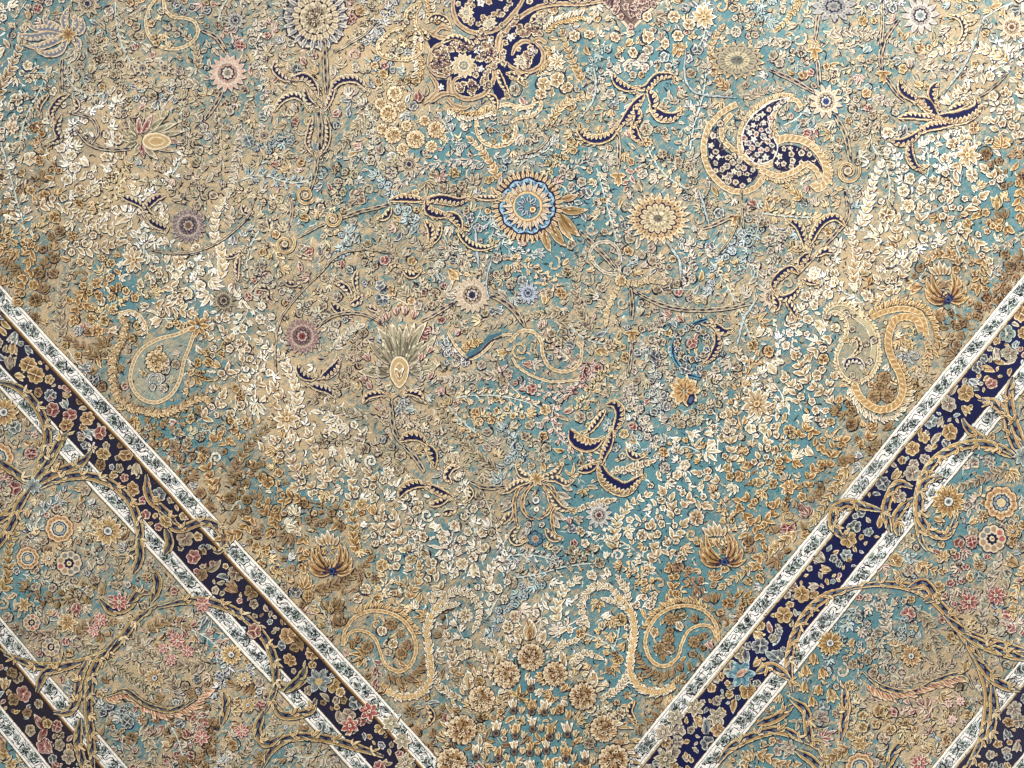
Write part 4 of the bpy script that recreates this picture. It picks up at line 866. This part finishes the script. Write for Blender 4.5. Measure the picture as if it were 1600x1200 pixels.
# ---------- cream fronds of the corner spandrel (both arms)
FR = [[(60,330),(90,320),(150,352)],[(92,380),(140,392),(190,382)],[(130,372),(160,360),(190,368)],[(205,440),(208,415),(206,395)],[(210,450),(232,440),(246,428)],[(150,440),(128,470),(118,500)],[(250,455),(268,450),(284,458)],
 [(240,475),(270,482),(300,490)],[(370,560),(366,540),(352,520)],[(380,575),(384,560),(382,540)],[(320,540),(330,520),(326,500)],[(344,600),(360,580),(380,590)],[(400,610),(412,600),(436,614)],[(420,640),(440,628),(430,608)],
 [(510,760),(500,720),(484,680)],[(548,790),(552,760),(550,740)],[(470,758),(458,720),(432,690)],[(520,770),(505,752),(524,738)],[(600,860),(592,830),(598,800)],[(612,900),(618,870),(610,845)],[(640,870),(622,830),(618,808)],
 [(700,940),(680,905),(672,880)],[(600,770),(588,748),(578,740)],[(440,810),(420,806),(420,790)],[(480,780),(450,780),(440,800),(424,830)],[(490,785),(486,760),(464,762)],[(478,830),(474,860),(476,885)],[(400,800),(380,830),(350,840)],
 [(1050,820),(1048,790),(1036,770)],[(1060,800),(1076,780),(1100,790)],[(1140,730),(1140,690),(1136,650)],[(1130,760),(1108,745),(1090,740)],[(1180,740),(1190,700),(1210,670)],[(1040,860),(1050,840),(1066,820)],[(1030,880),(1020,850),(1018,824)],
 [(1290,620),(1262,600),(1240,560)],[(1250,640),(1238,610),(1226,590)],[(1300,640),(1290,610),(1300,590)],[(1340,440),(1350,420),(1364,395)],[(1390,470),(1400,440),(1414,420)],[(1395,470),(1380,450),(1370,440)],[(1400,390),(1398,366),(1400,348)],
 [(1430,372),(1434,350),(1434,330)],[(1476,356),(1478,330),(1476,305)],[(1490,345),(1510,325),(1530,310)],[(1560,300),(1548,280),(1536,268)],[(1500,250),(1488,270),(1484,300)],[(1585,230),(1580,190),(1570,150)],[(1560,215),(1548,190),(1540,190)],
 [(1600,280),(1590,300),(1590,340)],[(1470,370),(1490,358),(1510,370),(1530,390),(1540,420)],[(1530,360),(1550,350),(1570,360)],[(1536,400),(1528,420),(1524,450)],[(1300,520),(1280,540),(1260,560)],[(1180,800),(1166,780),(1150,790),(1176,820),(1190,850)],
 [(1208,740),(1224,720),(1240,724)],[(1240,690),(1260,670),(1280,700)],[(1290,740),(1300,700),(1314,690)],[(1260,770),(1264,740),(1280,730)],[(1190,860),(1180,880),(1186,900)],[(1170,820),(1200,810),(1210,790)],[(1030,960),(1050,920),(1046,890)],[(1010,900),(1026,860),(1060,870)],
 [(100,480),(120,468),(140,480)],[(60,420),(40,440),(30,470)],[(70,380),(54,392),(50,410)],[(330,700),(340,680),(360,690)],[(340,780),(330,740),(320,720)],[(310,660),(340,640),(350,620)],[(1330,700),(1350,690),(1360,670)]]
for P in FR:
    x, y = P[1]; d = min(dist(x, y)); pal = GOLD if d < 110 else CREAM
    v = sub('leaf_spray', 'field'); frond(v, P, U(12, 15), U(3.4, 4.2), pal, 12)
for P in ([(1000,752),(985,735),(960,738)],[(956,734),(980,732),(1016,722)],[(890,802),(920,790),(955,782)]):
    v = sub('leaf_spray', 'field'); frond(v, P, 8, 3, CREAM, 7)

# ------------------------------------------------------------------ main border
BV = [NAVY, (230,210,166), (180,146,94), (104,78,48), NAVY]; BVL = [(34,32,44), (212,194,154), (160,132,86), (92,72,46), NAVY]
def bvine(side, P, w_=6.0, label=None):
    v = sub('vine_scroll', 'mb' + side, label); pal = jit(BV if side == 'r' else BVL, 5)
    Q = crom(P, 3.); k = len(Q); u, L_ = arcs(Q); t = np.gradient(Q, axis=0); t /= np.linalg.norm(t, axis=1)[:, None]; nr = np.stack([-t[:, 1], t[:, 0]], 1)
    ww = w_ * np.minimum(1, .35 + 3 * np.minimum(u, 1 - u))
    ribbon(v, Q + OFF * .5, ww + 1.0, pal[0], 0); ribbon(v, Q, ww, pal[1], 1); ribbon(v, Q, np.maximum(ww - 1., .2), pal[2], 2)
    ribbon(v, Q - nr * (ww * .1)[:, None], np.maximum(ww * .42, .2), NAVY, 3)
    n = max(2, int(L_ / 15))
    for i in range(n):
        q = sample(Q, np.linspace((i + .15) / n, (i + .85) / n, 5)); ribbon(v, q, np.sin(np.linspace(.3, 2.84, 5)) * w_ * .26, (96,112,124) if side == 'r' else (84,92,98), 4)
        e = sample(Q, (i + .95) / n); a = tang(Q, min(1, (i + .95) / n)); s_ = 1 if i % 2 else -1
        if i % 2 == 0 and w_ > 5 and 0 < i < n - 1: tuft(v, e + np.array([math.cos(a + s_*1.2), math.sin(a + s_*1.2)]) * w_ * .9, w_ * 1.25, a + s_ * .8, GOLD if R() < .6 else CAMEL, 3, 6)
        if R() < .45: leaf(v, e - np.array([math.cos(a), math.sin(a)]) * 4, e + np.array([math.cos(a + s_*.5), math.sin(a + s_*.5)]) * w_ * 1.5, 1.8, .2*s_, pal, 6, 5, False)
    markp(Q, w_)
RV = [[(1600,712),(1584,700),(1574,676),(1568,650),(1548,630),(1524,624)],[(1596,700),(1580,660),(1572,620),(1578,590)],[(1590,716),(1560,704),(1532,688),(1508,670),(1500,655)],[(1592,722),(1560,700),(1520,694),(1480,704),(1450,728),(1434,762),(1430,800),(1434,840),(1446,860)],
 [(1468,745),(1440,755),(1432,790),(1438,818),(1460,836),(1480,832),(1490,806)],[(1422,762),(1400,756),(1386,776),(1380,800),(1388,832)],[(1374,798),(1350,792),(1320,786),(1302,796),(1298,818),(1312,838),(1322,834)],[(1428,778),(1408,792),(1396,812),(1400,836)],
 [(1330,918),(1290,930),(1258,958),(1238,996),(1230,1036),(1236,1080)],[(1330,918),(1370,912),(1415,916),(1450,932),(1480,962),(1510,1004),(1530,1046),(1540,1090),(1530,1150),(1500,1210)],[(1416,918),(1440,910),(1455,930),(1440,940)],[(1470,960),(1500,984),(1540,1002),(1600,1016)],[(1500,990),(1540,1010),(1600,1030)],
 [(1515,1020),(1550,1062),(1590,1078)],[(1232,1060),(1204,1040),(1180,1050)],[(1232,1090),(1256,1110),(1262,1150),(1280,1170)],[(1120,1190),(1140,1166),(1180,1146),(1220,1140),(1262,1160)],[(1180,1130),(1210,1120),(1236,1100)],[(1310,1155),(1318,1110),(1316,1070)],[(1380,1200),(1396,1170),(1410,1160),(1418,1170)],
 [(1345,1048),(1376,1072),(1420,1080),(1460,1062),(1500,1052),(1516,1074)],[(1546,1070),(1548,1110),(1540,1160)],[(1240,1170),(1270,1190),(1300,1230)]]
LV = [[(0,598),(30,606),(54,626),(72,656),(78,690),(66,730),(54,758)],[(56,752),(78,726),(98,690),(112,676)],[(54,760),(90,740),(130,724),(146,706)],[(62,764),(100,748),(140,744),(180,758),(208,786),(220,820),(220,850),(206,866),(186,870)],[(220,842),(222,870),(212,896)],
 [(54,760),(34,790),(22,820),(0,852),(-20,870)],[(44,768),(20,800),(-10,820)],[(232,742),(236,776),(256,796),(280,820)],[(252,800),(280,826),(316,816),(340,822),(352,842),(346,862),(336,860)],[(262,826),(268,848),(260,866)],
 [(160,936),(180,954),(204,946),(220,926),(240,926)],[(250,948),(300,938),(345,944),(388,966),(418,1000),(432,1040),(430,1080),(416,1110)],[(248,944),(216,968),(190,1000),(160,1024),(110,1038),(60,1038),(10,1020)],[(186,996),(152,1040),(142,1090),(146,1150),(150,1210)],[(62,1080),(74,1052),(100,1042),(130,1034)],
 [(88,1112),(112,1110),(124,1090),(128,1060),(140,1030)],[(240,940),(250,912),(244,890)],[(430,1060),(452,1074),(484,1056)],[(428,1096),(446,1116),(484,1110),(496,1090)],[(410,1200),(430,1166),(460,1150),(510,1152),(560,1166),(600,1180)],[(446,1080),(470,1060),(480,1040)],
 [(414,1110),(404,1140),(418,1160),(440,1150)],[(348,1130),(356,1100),(352,1080)],[(0,720),(30,740),(54,758)],[(130,1120),(126,1160),(140,1210)],[(170,1086),(200,1078),(230,1098),(270,1108),(310,1090)]]
for i, P in enumerate(RV): bvine('r', P, 7.2 if i not in (20,) else 4.5)
for i, P in enumerate(LV): bvine('l', P, 6.8 if i != 25 else 4.5)
v = sub('rosette', 'mbr', 'light blue knot joining the right border stems'); petals(v, (1594,714), 0, 16, 8, 4, CYAN)
v = sub('rosette', 'mbl', 'pale blue knot joining the left border stems'); petals(v, (56,760), 0, 14, 8, 3.6, CYAN)
def bflower(side, kind, c_, r_, label):
    par = 'mb' + side; dk = side == 'l'
    if kind == 'ring': # ringed rosette
        v = sub('rosette', par, label); rosette(v, c_, r_, 0, None, [(1.05,9,.12,(60,46,44)),(1,9,.14,(222,190,150)),(.88,9,.16,(180,140,100)),(.66,9,.1,(226,206,170)),(.54,9,.1,NAVY),(.46,9,.15,(150,170,176)),(.34,8,.1,NAVY),(.28,1,0,(210,190,150))], U(0,1))
    elif kind == 'sun': v = sub('rosette', par, label); petals(v, c_, r_*.25, r_, 13, r_*.17, jit(GOLD if not dk else CAMEL)); dot(v, c_, r_*.28, SLATE, 8)
    elif kind == 'ball': v = sub('rosette', par, label); fan(v, c_, scallop(c_, r_*1.08, 9, .14), NAVY, 0); fan(v, c_, scallop(c_, r_, 9, .15), (214,196,166), 1); [disc(v, (c_[0]+math.cos(a)*r_*.68, c_[1]+math.sin(a)*r_*.68), r_*.2, random.choice([(168,140,110),(176,100,90),(130,128,122)]), 3, 8) for a in np.linspace(0, 6.28, 9, endpoint=False)]; fan(v, c_, scallop(c_, r_*.42, 8, .3), NAVY, 4); dot(v, c_, r_*.2, CAMEL, 5); mark(*c_, r_)
    elif kind == 'star': v = sub('star_flower', par, label); star(v, c_, r_, 6, jit([(40,36,44),(236,220,192),(170,132,96) if R() < .3 else (160,156,136),(110,60,60),(120,90,60)]))
    elif kind == 'bell': v = sub('flower', par, label); bud(v, c_, r_, U(1, 2), GOLD)
    elif kind == 'red': v = sub('flower', par, label); petals(v, c_, 2, r_, 8, r_*.2, [(60,30,40),(232,196,180),(158,98,88),(104,44,48),NAVY]); dot(v, c_, r_*.22, PALE, 8)
    elif kind == 'leafy': v = sub('flower', par, label); petals(v, c_, 1, r_, 6, r_*.26, CAMEL)
for a in [('r','ring',(1560,786),26,'ringed rose in the upper panel of the right border'),('r','sun',(1478,784),27,'golden sunflower in the right border'),('r','ball',(1546,842),22,'ball shaped rosette with dark star in the right border'),('r','sun',(1578,830),11,'small golden disc flower in the right border'),
          ('r','sun',(1294,1004),20,'tan sunflower with navy heart in the right border'),('r','bell',(1268,1028),11,'golden bell flower, right border'),('r','bell',(1256,1046),11,'golden bell flower, right border'),('r','bell',(1282,1050),11,'golden bell flower, right border'),('r','bell',(1254,1072),10,'golden bell flower, right border'),('r','bell',(1276,1076),10,'golden bell flower, right border'),('r','bell',(1266,1094),10,'golden bell flower, right border'),
          ('r','red',(1510,940),16,'red spiky cluster in the right border'),('r','red',(1552,930),16,'dark red star flower in the right border'),('r','red',(1478,1098),7,'small pink flower in the right border'),('r','red',(1496,1094),8,'small pink flower in the right border'),('r','red',(1484,1122),8,'small pink flower in the right border'),('r','sun',(1420,1024),17,'tan drooping flower in the right border'),
          ('r','ring',(1340,1196),22,'dark ringed flower cut by the bottom edge, right border'),('r','red',(1432,1190),14,'red flower at the bottom edge, right border'),('r','red',(1600,1185),1,'x'),('r','leafy',(1340,1160),14,'cream leafy flower, right border'),
          ('l','ring',(97,826),22,'ringed rose with navy heart in the left border'),('l','ring',(48,872),18,'ringed rose near the left edge'),('l','ball',(112,880),20,'ball shaped rosette with dark star in the left border'),('l','sun',(172,830),24,'tan sunflower in the left border'),('l','ring',(2,716),24,'reddish ring flower cut by the left edge'),('l','sun',(10,645),24,'large tan flower cut by the left edge'),('l','sun',(80,872),12,'brown disc flower in the left border'),
          ('l','sun',(364,1022),17,'tan sunflower with blue heart beside the white stripe, left border'),('l','leafy',(110,972),17,'cream and plum star flower in the left border'),('l','red',(190,940),15,'red flower inside the small left scroll'),('l','red',(160,968),12,'red cluster on the left stem'),('l','red',(150,985),10,'red cluster on the left stem, lower'),('l','red',(320,944),13,'pink red knot crossing the white stripe'),
          ('l','red',(280,1000),13,'pink spray flower in left border panel'),('l','red',(296,1016),11,'pink spray flower in left border panel'),('l','red',(270,1030),10,'pink spray flower in left border panel'),('l','red',(258,1012),9,'pink spray flower in left border panel'),('l','sun',(245,1058),16,'tan drooping flower, left border'),('l','leafy',(160,820),9,'small cream leaf flower, left border'),
          ('l','ball',(84,1010),15,'dark speckled ball flower at lower left'),('l','ball',(54,972),14,'dark speckled ball flower at left'),('l','leafy',(42,944),12,'tan five leaf flower, left border'),('l','sun',(384,1060),12,'tan flower at stripe edge, left border'),('l','sun',(390,1100),12,'tan flower at stripe edge, lower left'),('l','red',(318,1150),13,'dark flower at the bottom left panel'),('l','red',(380,1140),12,'dark pink flower, bottom left panel')]:
    if a[3] > 1: bflower(*a)
for side, P in (('r', [(1350,1066),(1390,1082),(1440,1070),(1490,1056)]), ('l', [(165,1086),(205,1084),(250,1108),(300,1100),(325,1076)])):
    v = sub('leaf_spray', 'mb' + side, 'tan and pink feathered plume in the border'); Q = crom(P, 3); fringe(v, Q, 1, 17, [(60,40,40),(236,208,176),(190,146,112),(150,84,70),NAVY], 6, 2.8, .9)
# navy band flowers
def navy_fill(key, side, d0, d1):
    cv = NB[key]; f = band_l if side == 'l' else band_r; xr = (-300, 830) if side == 'l' else (850, 1900)
    dk = side == 'l'; n = 220; dens = []
    for t in range(n * 14):
        x = U(*xr); d = U(d0 + 9, d1 - 9); p = f(x, d); r_ = random.choice((14, 12, 10, 8, 7, 5))
        if used(p[0], p[1], r_ * .8) > .2: continue
        if p[1] > 1330 or p[1] < -260: continue
        pal = choose([(3, CAMEL), (3, GREY), (1.4, ROSE), (2, SLATE), (1, BROWN)] if dk else [(4, CAMEL), (3, PALE), (2.4, SLATE), (1, CYAN), (.5, ROSE)])
        k = R(); cv.z = .00836 + R() * .00004
        if r_ > 9:
            if k < .5: blossom(cv, p, r_, random.choice((5, 6, 8)), pal)
            elif k < .75: a = U(0, 6.3); leaf(cv, p - np.array([math.cos(a), math.sin(a)]) * r_, p + np.array([math.cos(a), math.sin(a)]) * r_, r_ * .42, U(-.3, .3), pal)
            else: bud(cv, p, r_, U(0, 6.3), pal)
        elif k < .5: blossom(cv, p, r_, 5, pal)
        else: a = U(0, 6.3); leaf(cv, p, p + np.array([math.cos(a), math.sin(a)]) * r_ * 1.6, r_ * .4, U(-.3, .3), pal)
# hand placed star flowers where the bands meet
for c_, r_, par, rd in (((578,1110),17,'nbl',1),((548,1132),16,'nbl',1),((612,1128),15,'nbl',0),((630,1156),15,'nbl',0),((634,1190),17,'nbl',0),((1084,1104),16,'nbr',0),((1054,1120),15,'nbr',0),((1118,1118),16,'nbr',0),((1035,1142),15,'nbr',0),((1038,1184),18,'nbr',0)):
    v = sub('star_flower', par, ('pinkish' if rd else 'pale') + ' six pointed star flower near the border corner')
    star(v, c_, r_, 6, jit([(40,36,44),(238,222,198),(176,92,88) if rd else (166,154,130),(120,50,54) if rd else (110,100,80),(60,50,50)], 6))
v = sub('flower', 'nbr', 'large teal petalled bloom on the navy band'); petals(v, (1156,1052), 3, 23, 6, 6.5, [NAVY,(180,200,200),(96,136,146),(70,100,116),NAVY]); leaf(v, (1148,1056), (1166,1044), 5, 0, [NAVY,(226,206,180),(186,146,124),(150,110,90),NAVY], z=9)
v = sub('flower', 'nbl', 'grey petalled bloom on the worn navy band'); petals(v, (500,1062), 3, 21, 6, 6, [NAVY,(196,196,184),(124,132,126),(90,96,96),NAVY]); disc(v, (500,1064), 6, (190,162,112), 9)
for c_ in ((1478,632),(1505,615),(1480,676),(1250,928),(1222,960),(1322,842),(1422,740),(1400,775)): 
    v = sub('flower', 'nbr', 'tan scalloped bloom on the navy band'); blossom(v, c_, 14, 6, CAMEL if R() < .6 else PALE)
for c_ in ((113,650),(140,655),(160,677),(108,665),(165,710),(200,712),(455,1030),(400,985),(262,815),(305,870)):
    v = sub('flower', 'nbl', 'dusky scalloped bloom on the worn navy band'); blossom(v, c_, 12, 6, jit(ROSE if R() < .4 else CAMEL))
for k, a in dict(l1=('l',38,123), l2=('l',556,652), r1=('r',38,135), r2=('r',632,742)).items(): navy_fill(k, *a)

# ------------------------------------------------------------------ filler: sprigs, blossoms, leaves, curls
def target(x, y):
    a, b = dist(x, y)
    if min(a, b) > 3: return field
    if x < 840:
        d = y - 442 - 1.085 * x
        if 168 < d and y < 960 + 1.19 * x - 8: return MB['l']
        if y > 442 + 700 + 1.23 * x: return OB['l']
    else:
        e = 1600 - x
        if y > 426 + 185 + 1.235 * e and y < 426 + 583 + 1.222 * e: return MB['r']
        if y > 426 + 790 + 1.24 * e: return OB['r']
    return None
X0, X1, Y0, Y1 = -260, 1860, -200, 1330
def zf(cv, x=None, y=None):
    cv.z = .00811 + R() * .00016
    if x is not None: d = min(dist(x, y)); cv.wear = .74 if 0 < d < 110 else (.93 if d > 0 else .86)
n_ = 0
for L0, L1, cnt in ((110, 150, 2600), (70, 110, 6000), (45, 70, 9000)):
    for _ in range(cnt):
        x, y = U(X0, X1), U(Y0, Y1); cv = target(x, y)
        if cv is None or used(x, y, 8) > .1: continue
        dd = min(dist(x, y)); a = U(0, 6.283)
        if 40 < dd < 270: a = -math.pi / 2 + U(-.8, .8)
        zf(cv, x, y); pal = dyes(x, y)
        if spray(cv, x, y, a, U(L0, L1), pal, random.choice(('leaf', 'bloom', 'bud') if dd < 270 else ('leaf', 'bloom', 'bloom', 'bloom', 'bud', 'bud')), 1. if dd < 270 else .8): n_ += 1
for _ in range(4000):
    x, y = U(X0, X1), U(Y0, Y1); cv = target(x, y)
    if cv is None or used(x, y, 8) > .12: continue
    zf(cv, x, y); pal = dyes(x, y); a = U(0, 6.283); L_ = U(30, 62)
    if used(x + math.cos(a) * L_ * .6, y + math.sin(a) * L_ * .6, 9) > .25 or target(x + math.cos(a) * L_, y + math.sin(a) * L_) is not cv: continue
    sprig(cv, x, y, a, L_, pal); n_ += 1
for r_, cnt in ((14, 2500), (11, 7000), (9, 12000), (7.2, 18000), (5.2, 22000), (3.8, 16000)):
    xs_ = rng.uniform(X0, X1, cnt); ys_ = rng.uniform(Y0, Y1, cnt)
    for x, y in zip(xs_, ys_):
        if used(x, y, r_ * .8) > .2: continue
        cv = target(x, y)
        if cv is None: continue
        if 266 < dist(x, y)[0] < 300 and R() < .75: continue
        if r_ > 9.5 and min(dist(x, y)) > 270 and R() < .7: continue
        zf(cv, x, y); pal = dyes(x, y); k = R(); n_ += 1
        if r_ > 9:
            if k < .26: blossom(cv, (x, y), r_ * U(.8, 1), random.choice((5, 6, 8, 10)), pal, pointed=R() < .4)
            elif k < .62: tuft(cv, (x, y), r_, U(0, 6.3), pal)
            elif k < .72: star(cv, (x, y), r_, random.choice((5, 6, 7)), pal)
            elif k < .87: bud(cv, (x, y), r_, U(0, 6.3), pal)
            else: spiral(cv, (x, y), r_ * .9, pal, U(.8, 1.4), U(0, 6))
        elif r_ > 7:
            if k < .3: blossom(cv, (x, y), r_ * U(.8, 1), 5, pal)
            elif k < .55: tuft(cv, (x, y), r_, U(0, 6.3), pal)
            elif k < .75: a = U(0, 6.3); leaf(cv, (x - math.cos(a)*r_, y - math.sin(a)*r_), (x + math.cos(a)*r_, y + math.sin(a)*r_), r_ * .4, U(-.35, .35), pal)
            else: bud(cv, (x, y), r_, U(0, 6.3), pal)
        elif r_ > 5:
            if k < .3: blossom(cv, (x, y), r_, 5, pal)
            elif k < .8: a = U(0, 6.3); leaf(cv, (x - math.cos(a)*r_, y - math.sin(a)*r_), (x + math.cos(a)*r_, y + math.sin(a)*r_), r_ * .38, U(-.4, .4), pal)
            else: comma(cv, x, y, U(0, 6.3), 14, pal[0], 1.1, 2); mark(x, y, 3)
        else:
            if R() < .35: continue
            if k < .45: a = U(0, 6.3); leaf(cv, (x, y), (x + math.cos(a)*7, y + math.sin(a)*7), 1.7, U(-.3, .3), pal)
            elif k < .7: comma(cv, x, y, U(0, 6.3), 10, pal[1], .9, 2); mark(x, y, 2)
            else: comma(cv, x, y, U(0, 6.3), 9, pal[0], 1.0, 2); mark(x, y, 2)
# loose woven hooks that overlap everything: thin navy and cream lines
for _ in range(15000):
    x, y = U(X0, X1), U(Y0, Y1); cv = target(x, y)
    if cv is None: continue
    cv.z = .0083; pal = dyes(x, y); comma(cv, x, y, U(0, 6.3), U(6, 15), pal[0] if R() < .6 else pal[1], U(.5, .95), random.randint(0, 12), U(-3.5, 3.5))

# ------------------------------------------------------------------ build meshes
objs = {'rug': rug}
alias = {}
def build(cv):
    V = np.vstack(cv.V); Z = np.concatenate(cv.Z); T = np.vstack(cv.T); C = np.vstack(cv.C); C[:, :3] = lin(C[:, :3]); C = C.astype(np.float32)
    W = plane(V); co = np.column_stack([W, Z]).astype(np.float32)
    # face up
    a, b, c = co[T[:, 0]], co[T[:, 1]], co[T[:, 2]]
    nz = (b[:, 0]-a[:, 0])*(c[:, 1]-a[:, 1]) - (b[:, 1]-a[:, 1])*(c[:, 0]-a[:, 0])
    T[nz < 0] = T[nz < 0][:, ::-1]
    me = bpy.data.meshes.new(cv.name); me.vertices.add(len(co)); me.vertices.foreach_set('co', co.ravel())
    me.loops.add(T.size); me.loops.foreach_set('vertex_index', T.ravel().astype(np.int32))
    me.polygons.add(len(T)); me.polygons.foreach_set('loop_start', (np.arange(len(T)) * 3).astype(np.int32))
    try: me.polygons.foreach_set('loop_total', np.full(len(T), 3, np.int32))
    except Exception: pass
    ca = me.attributes.new('Col', 'FLOAT_COLOR', 'POINT'); ca.data.foreach_set('color', C.ravel())
    ta = me.attributes.new('Teal', 'FLOAT', 'POINT'); ta.data.foreach_set('value', teal_at(V).astype(np.float32))
    me.update(calc_edges=True); me.materials.append(PILE)
    o = bpy.data.objects.new(cv.name, me); COL.objects.link(o)
    if cv.label: o['label'] = cv.label
    cv.obj = o; return len(T)
tot = sum(build(c) for c in ALL)
amap = {'rug': rug, 'field': field.obj, 'mbl': MB['l'].obj, 'mbr': MB['r'].obj, 'nbl': NB['l1'].obj, 'nbr': NB['r1'].obj}
for c in ALL: c.obj.parent = amap[c.parent]
print('tris', tot, 'objects', len(ALL), 'fillers', n_)
# backing: the woven base the pile stands on, a real 7.8 mm thick sheet following the rug outline
out = [(-640, -620), (2300, -620)] + [tuple(band_r(x, 940)) for x in (2300, 1600, 840)] + [tuple(band_l(x, 860)) for x in (840, 0, -640)]
W = plane(np.array(out, float)); n = len(W)
me = bpy.data.meshes.new('backing')
me.from_pydata([(x, y, .0005) for x, y in W] + [(x, y, .0078) for x, y in W], [], [tuple(range(n))[::-1], tuple(range(n, 2*n))] + [(i, (i+1) % n, n + (i+1) % n, n + i) for i in range(n)])
me.materials.append(plain('jute_backing', (150, 132, 100), .95, 200)); o = bpy.data.objects.new('backing', me); COL.objects.link(o); o.parent = rug
# floor
me = bpy.data.meshes.new('floor'); s = 6
me.from_pydata([(-s, -s, 0), (s, -s, 0), (s, s, 0), (-s, s, 0)], [], [(0, 1, 2, 3)])
me.materials.append(plain('pale_floor', (176, 168, 156), .5, 6)); o = bpy.data.objects.new('floor', me); COL.objects.link(o); o['kind'] = 'structure'
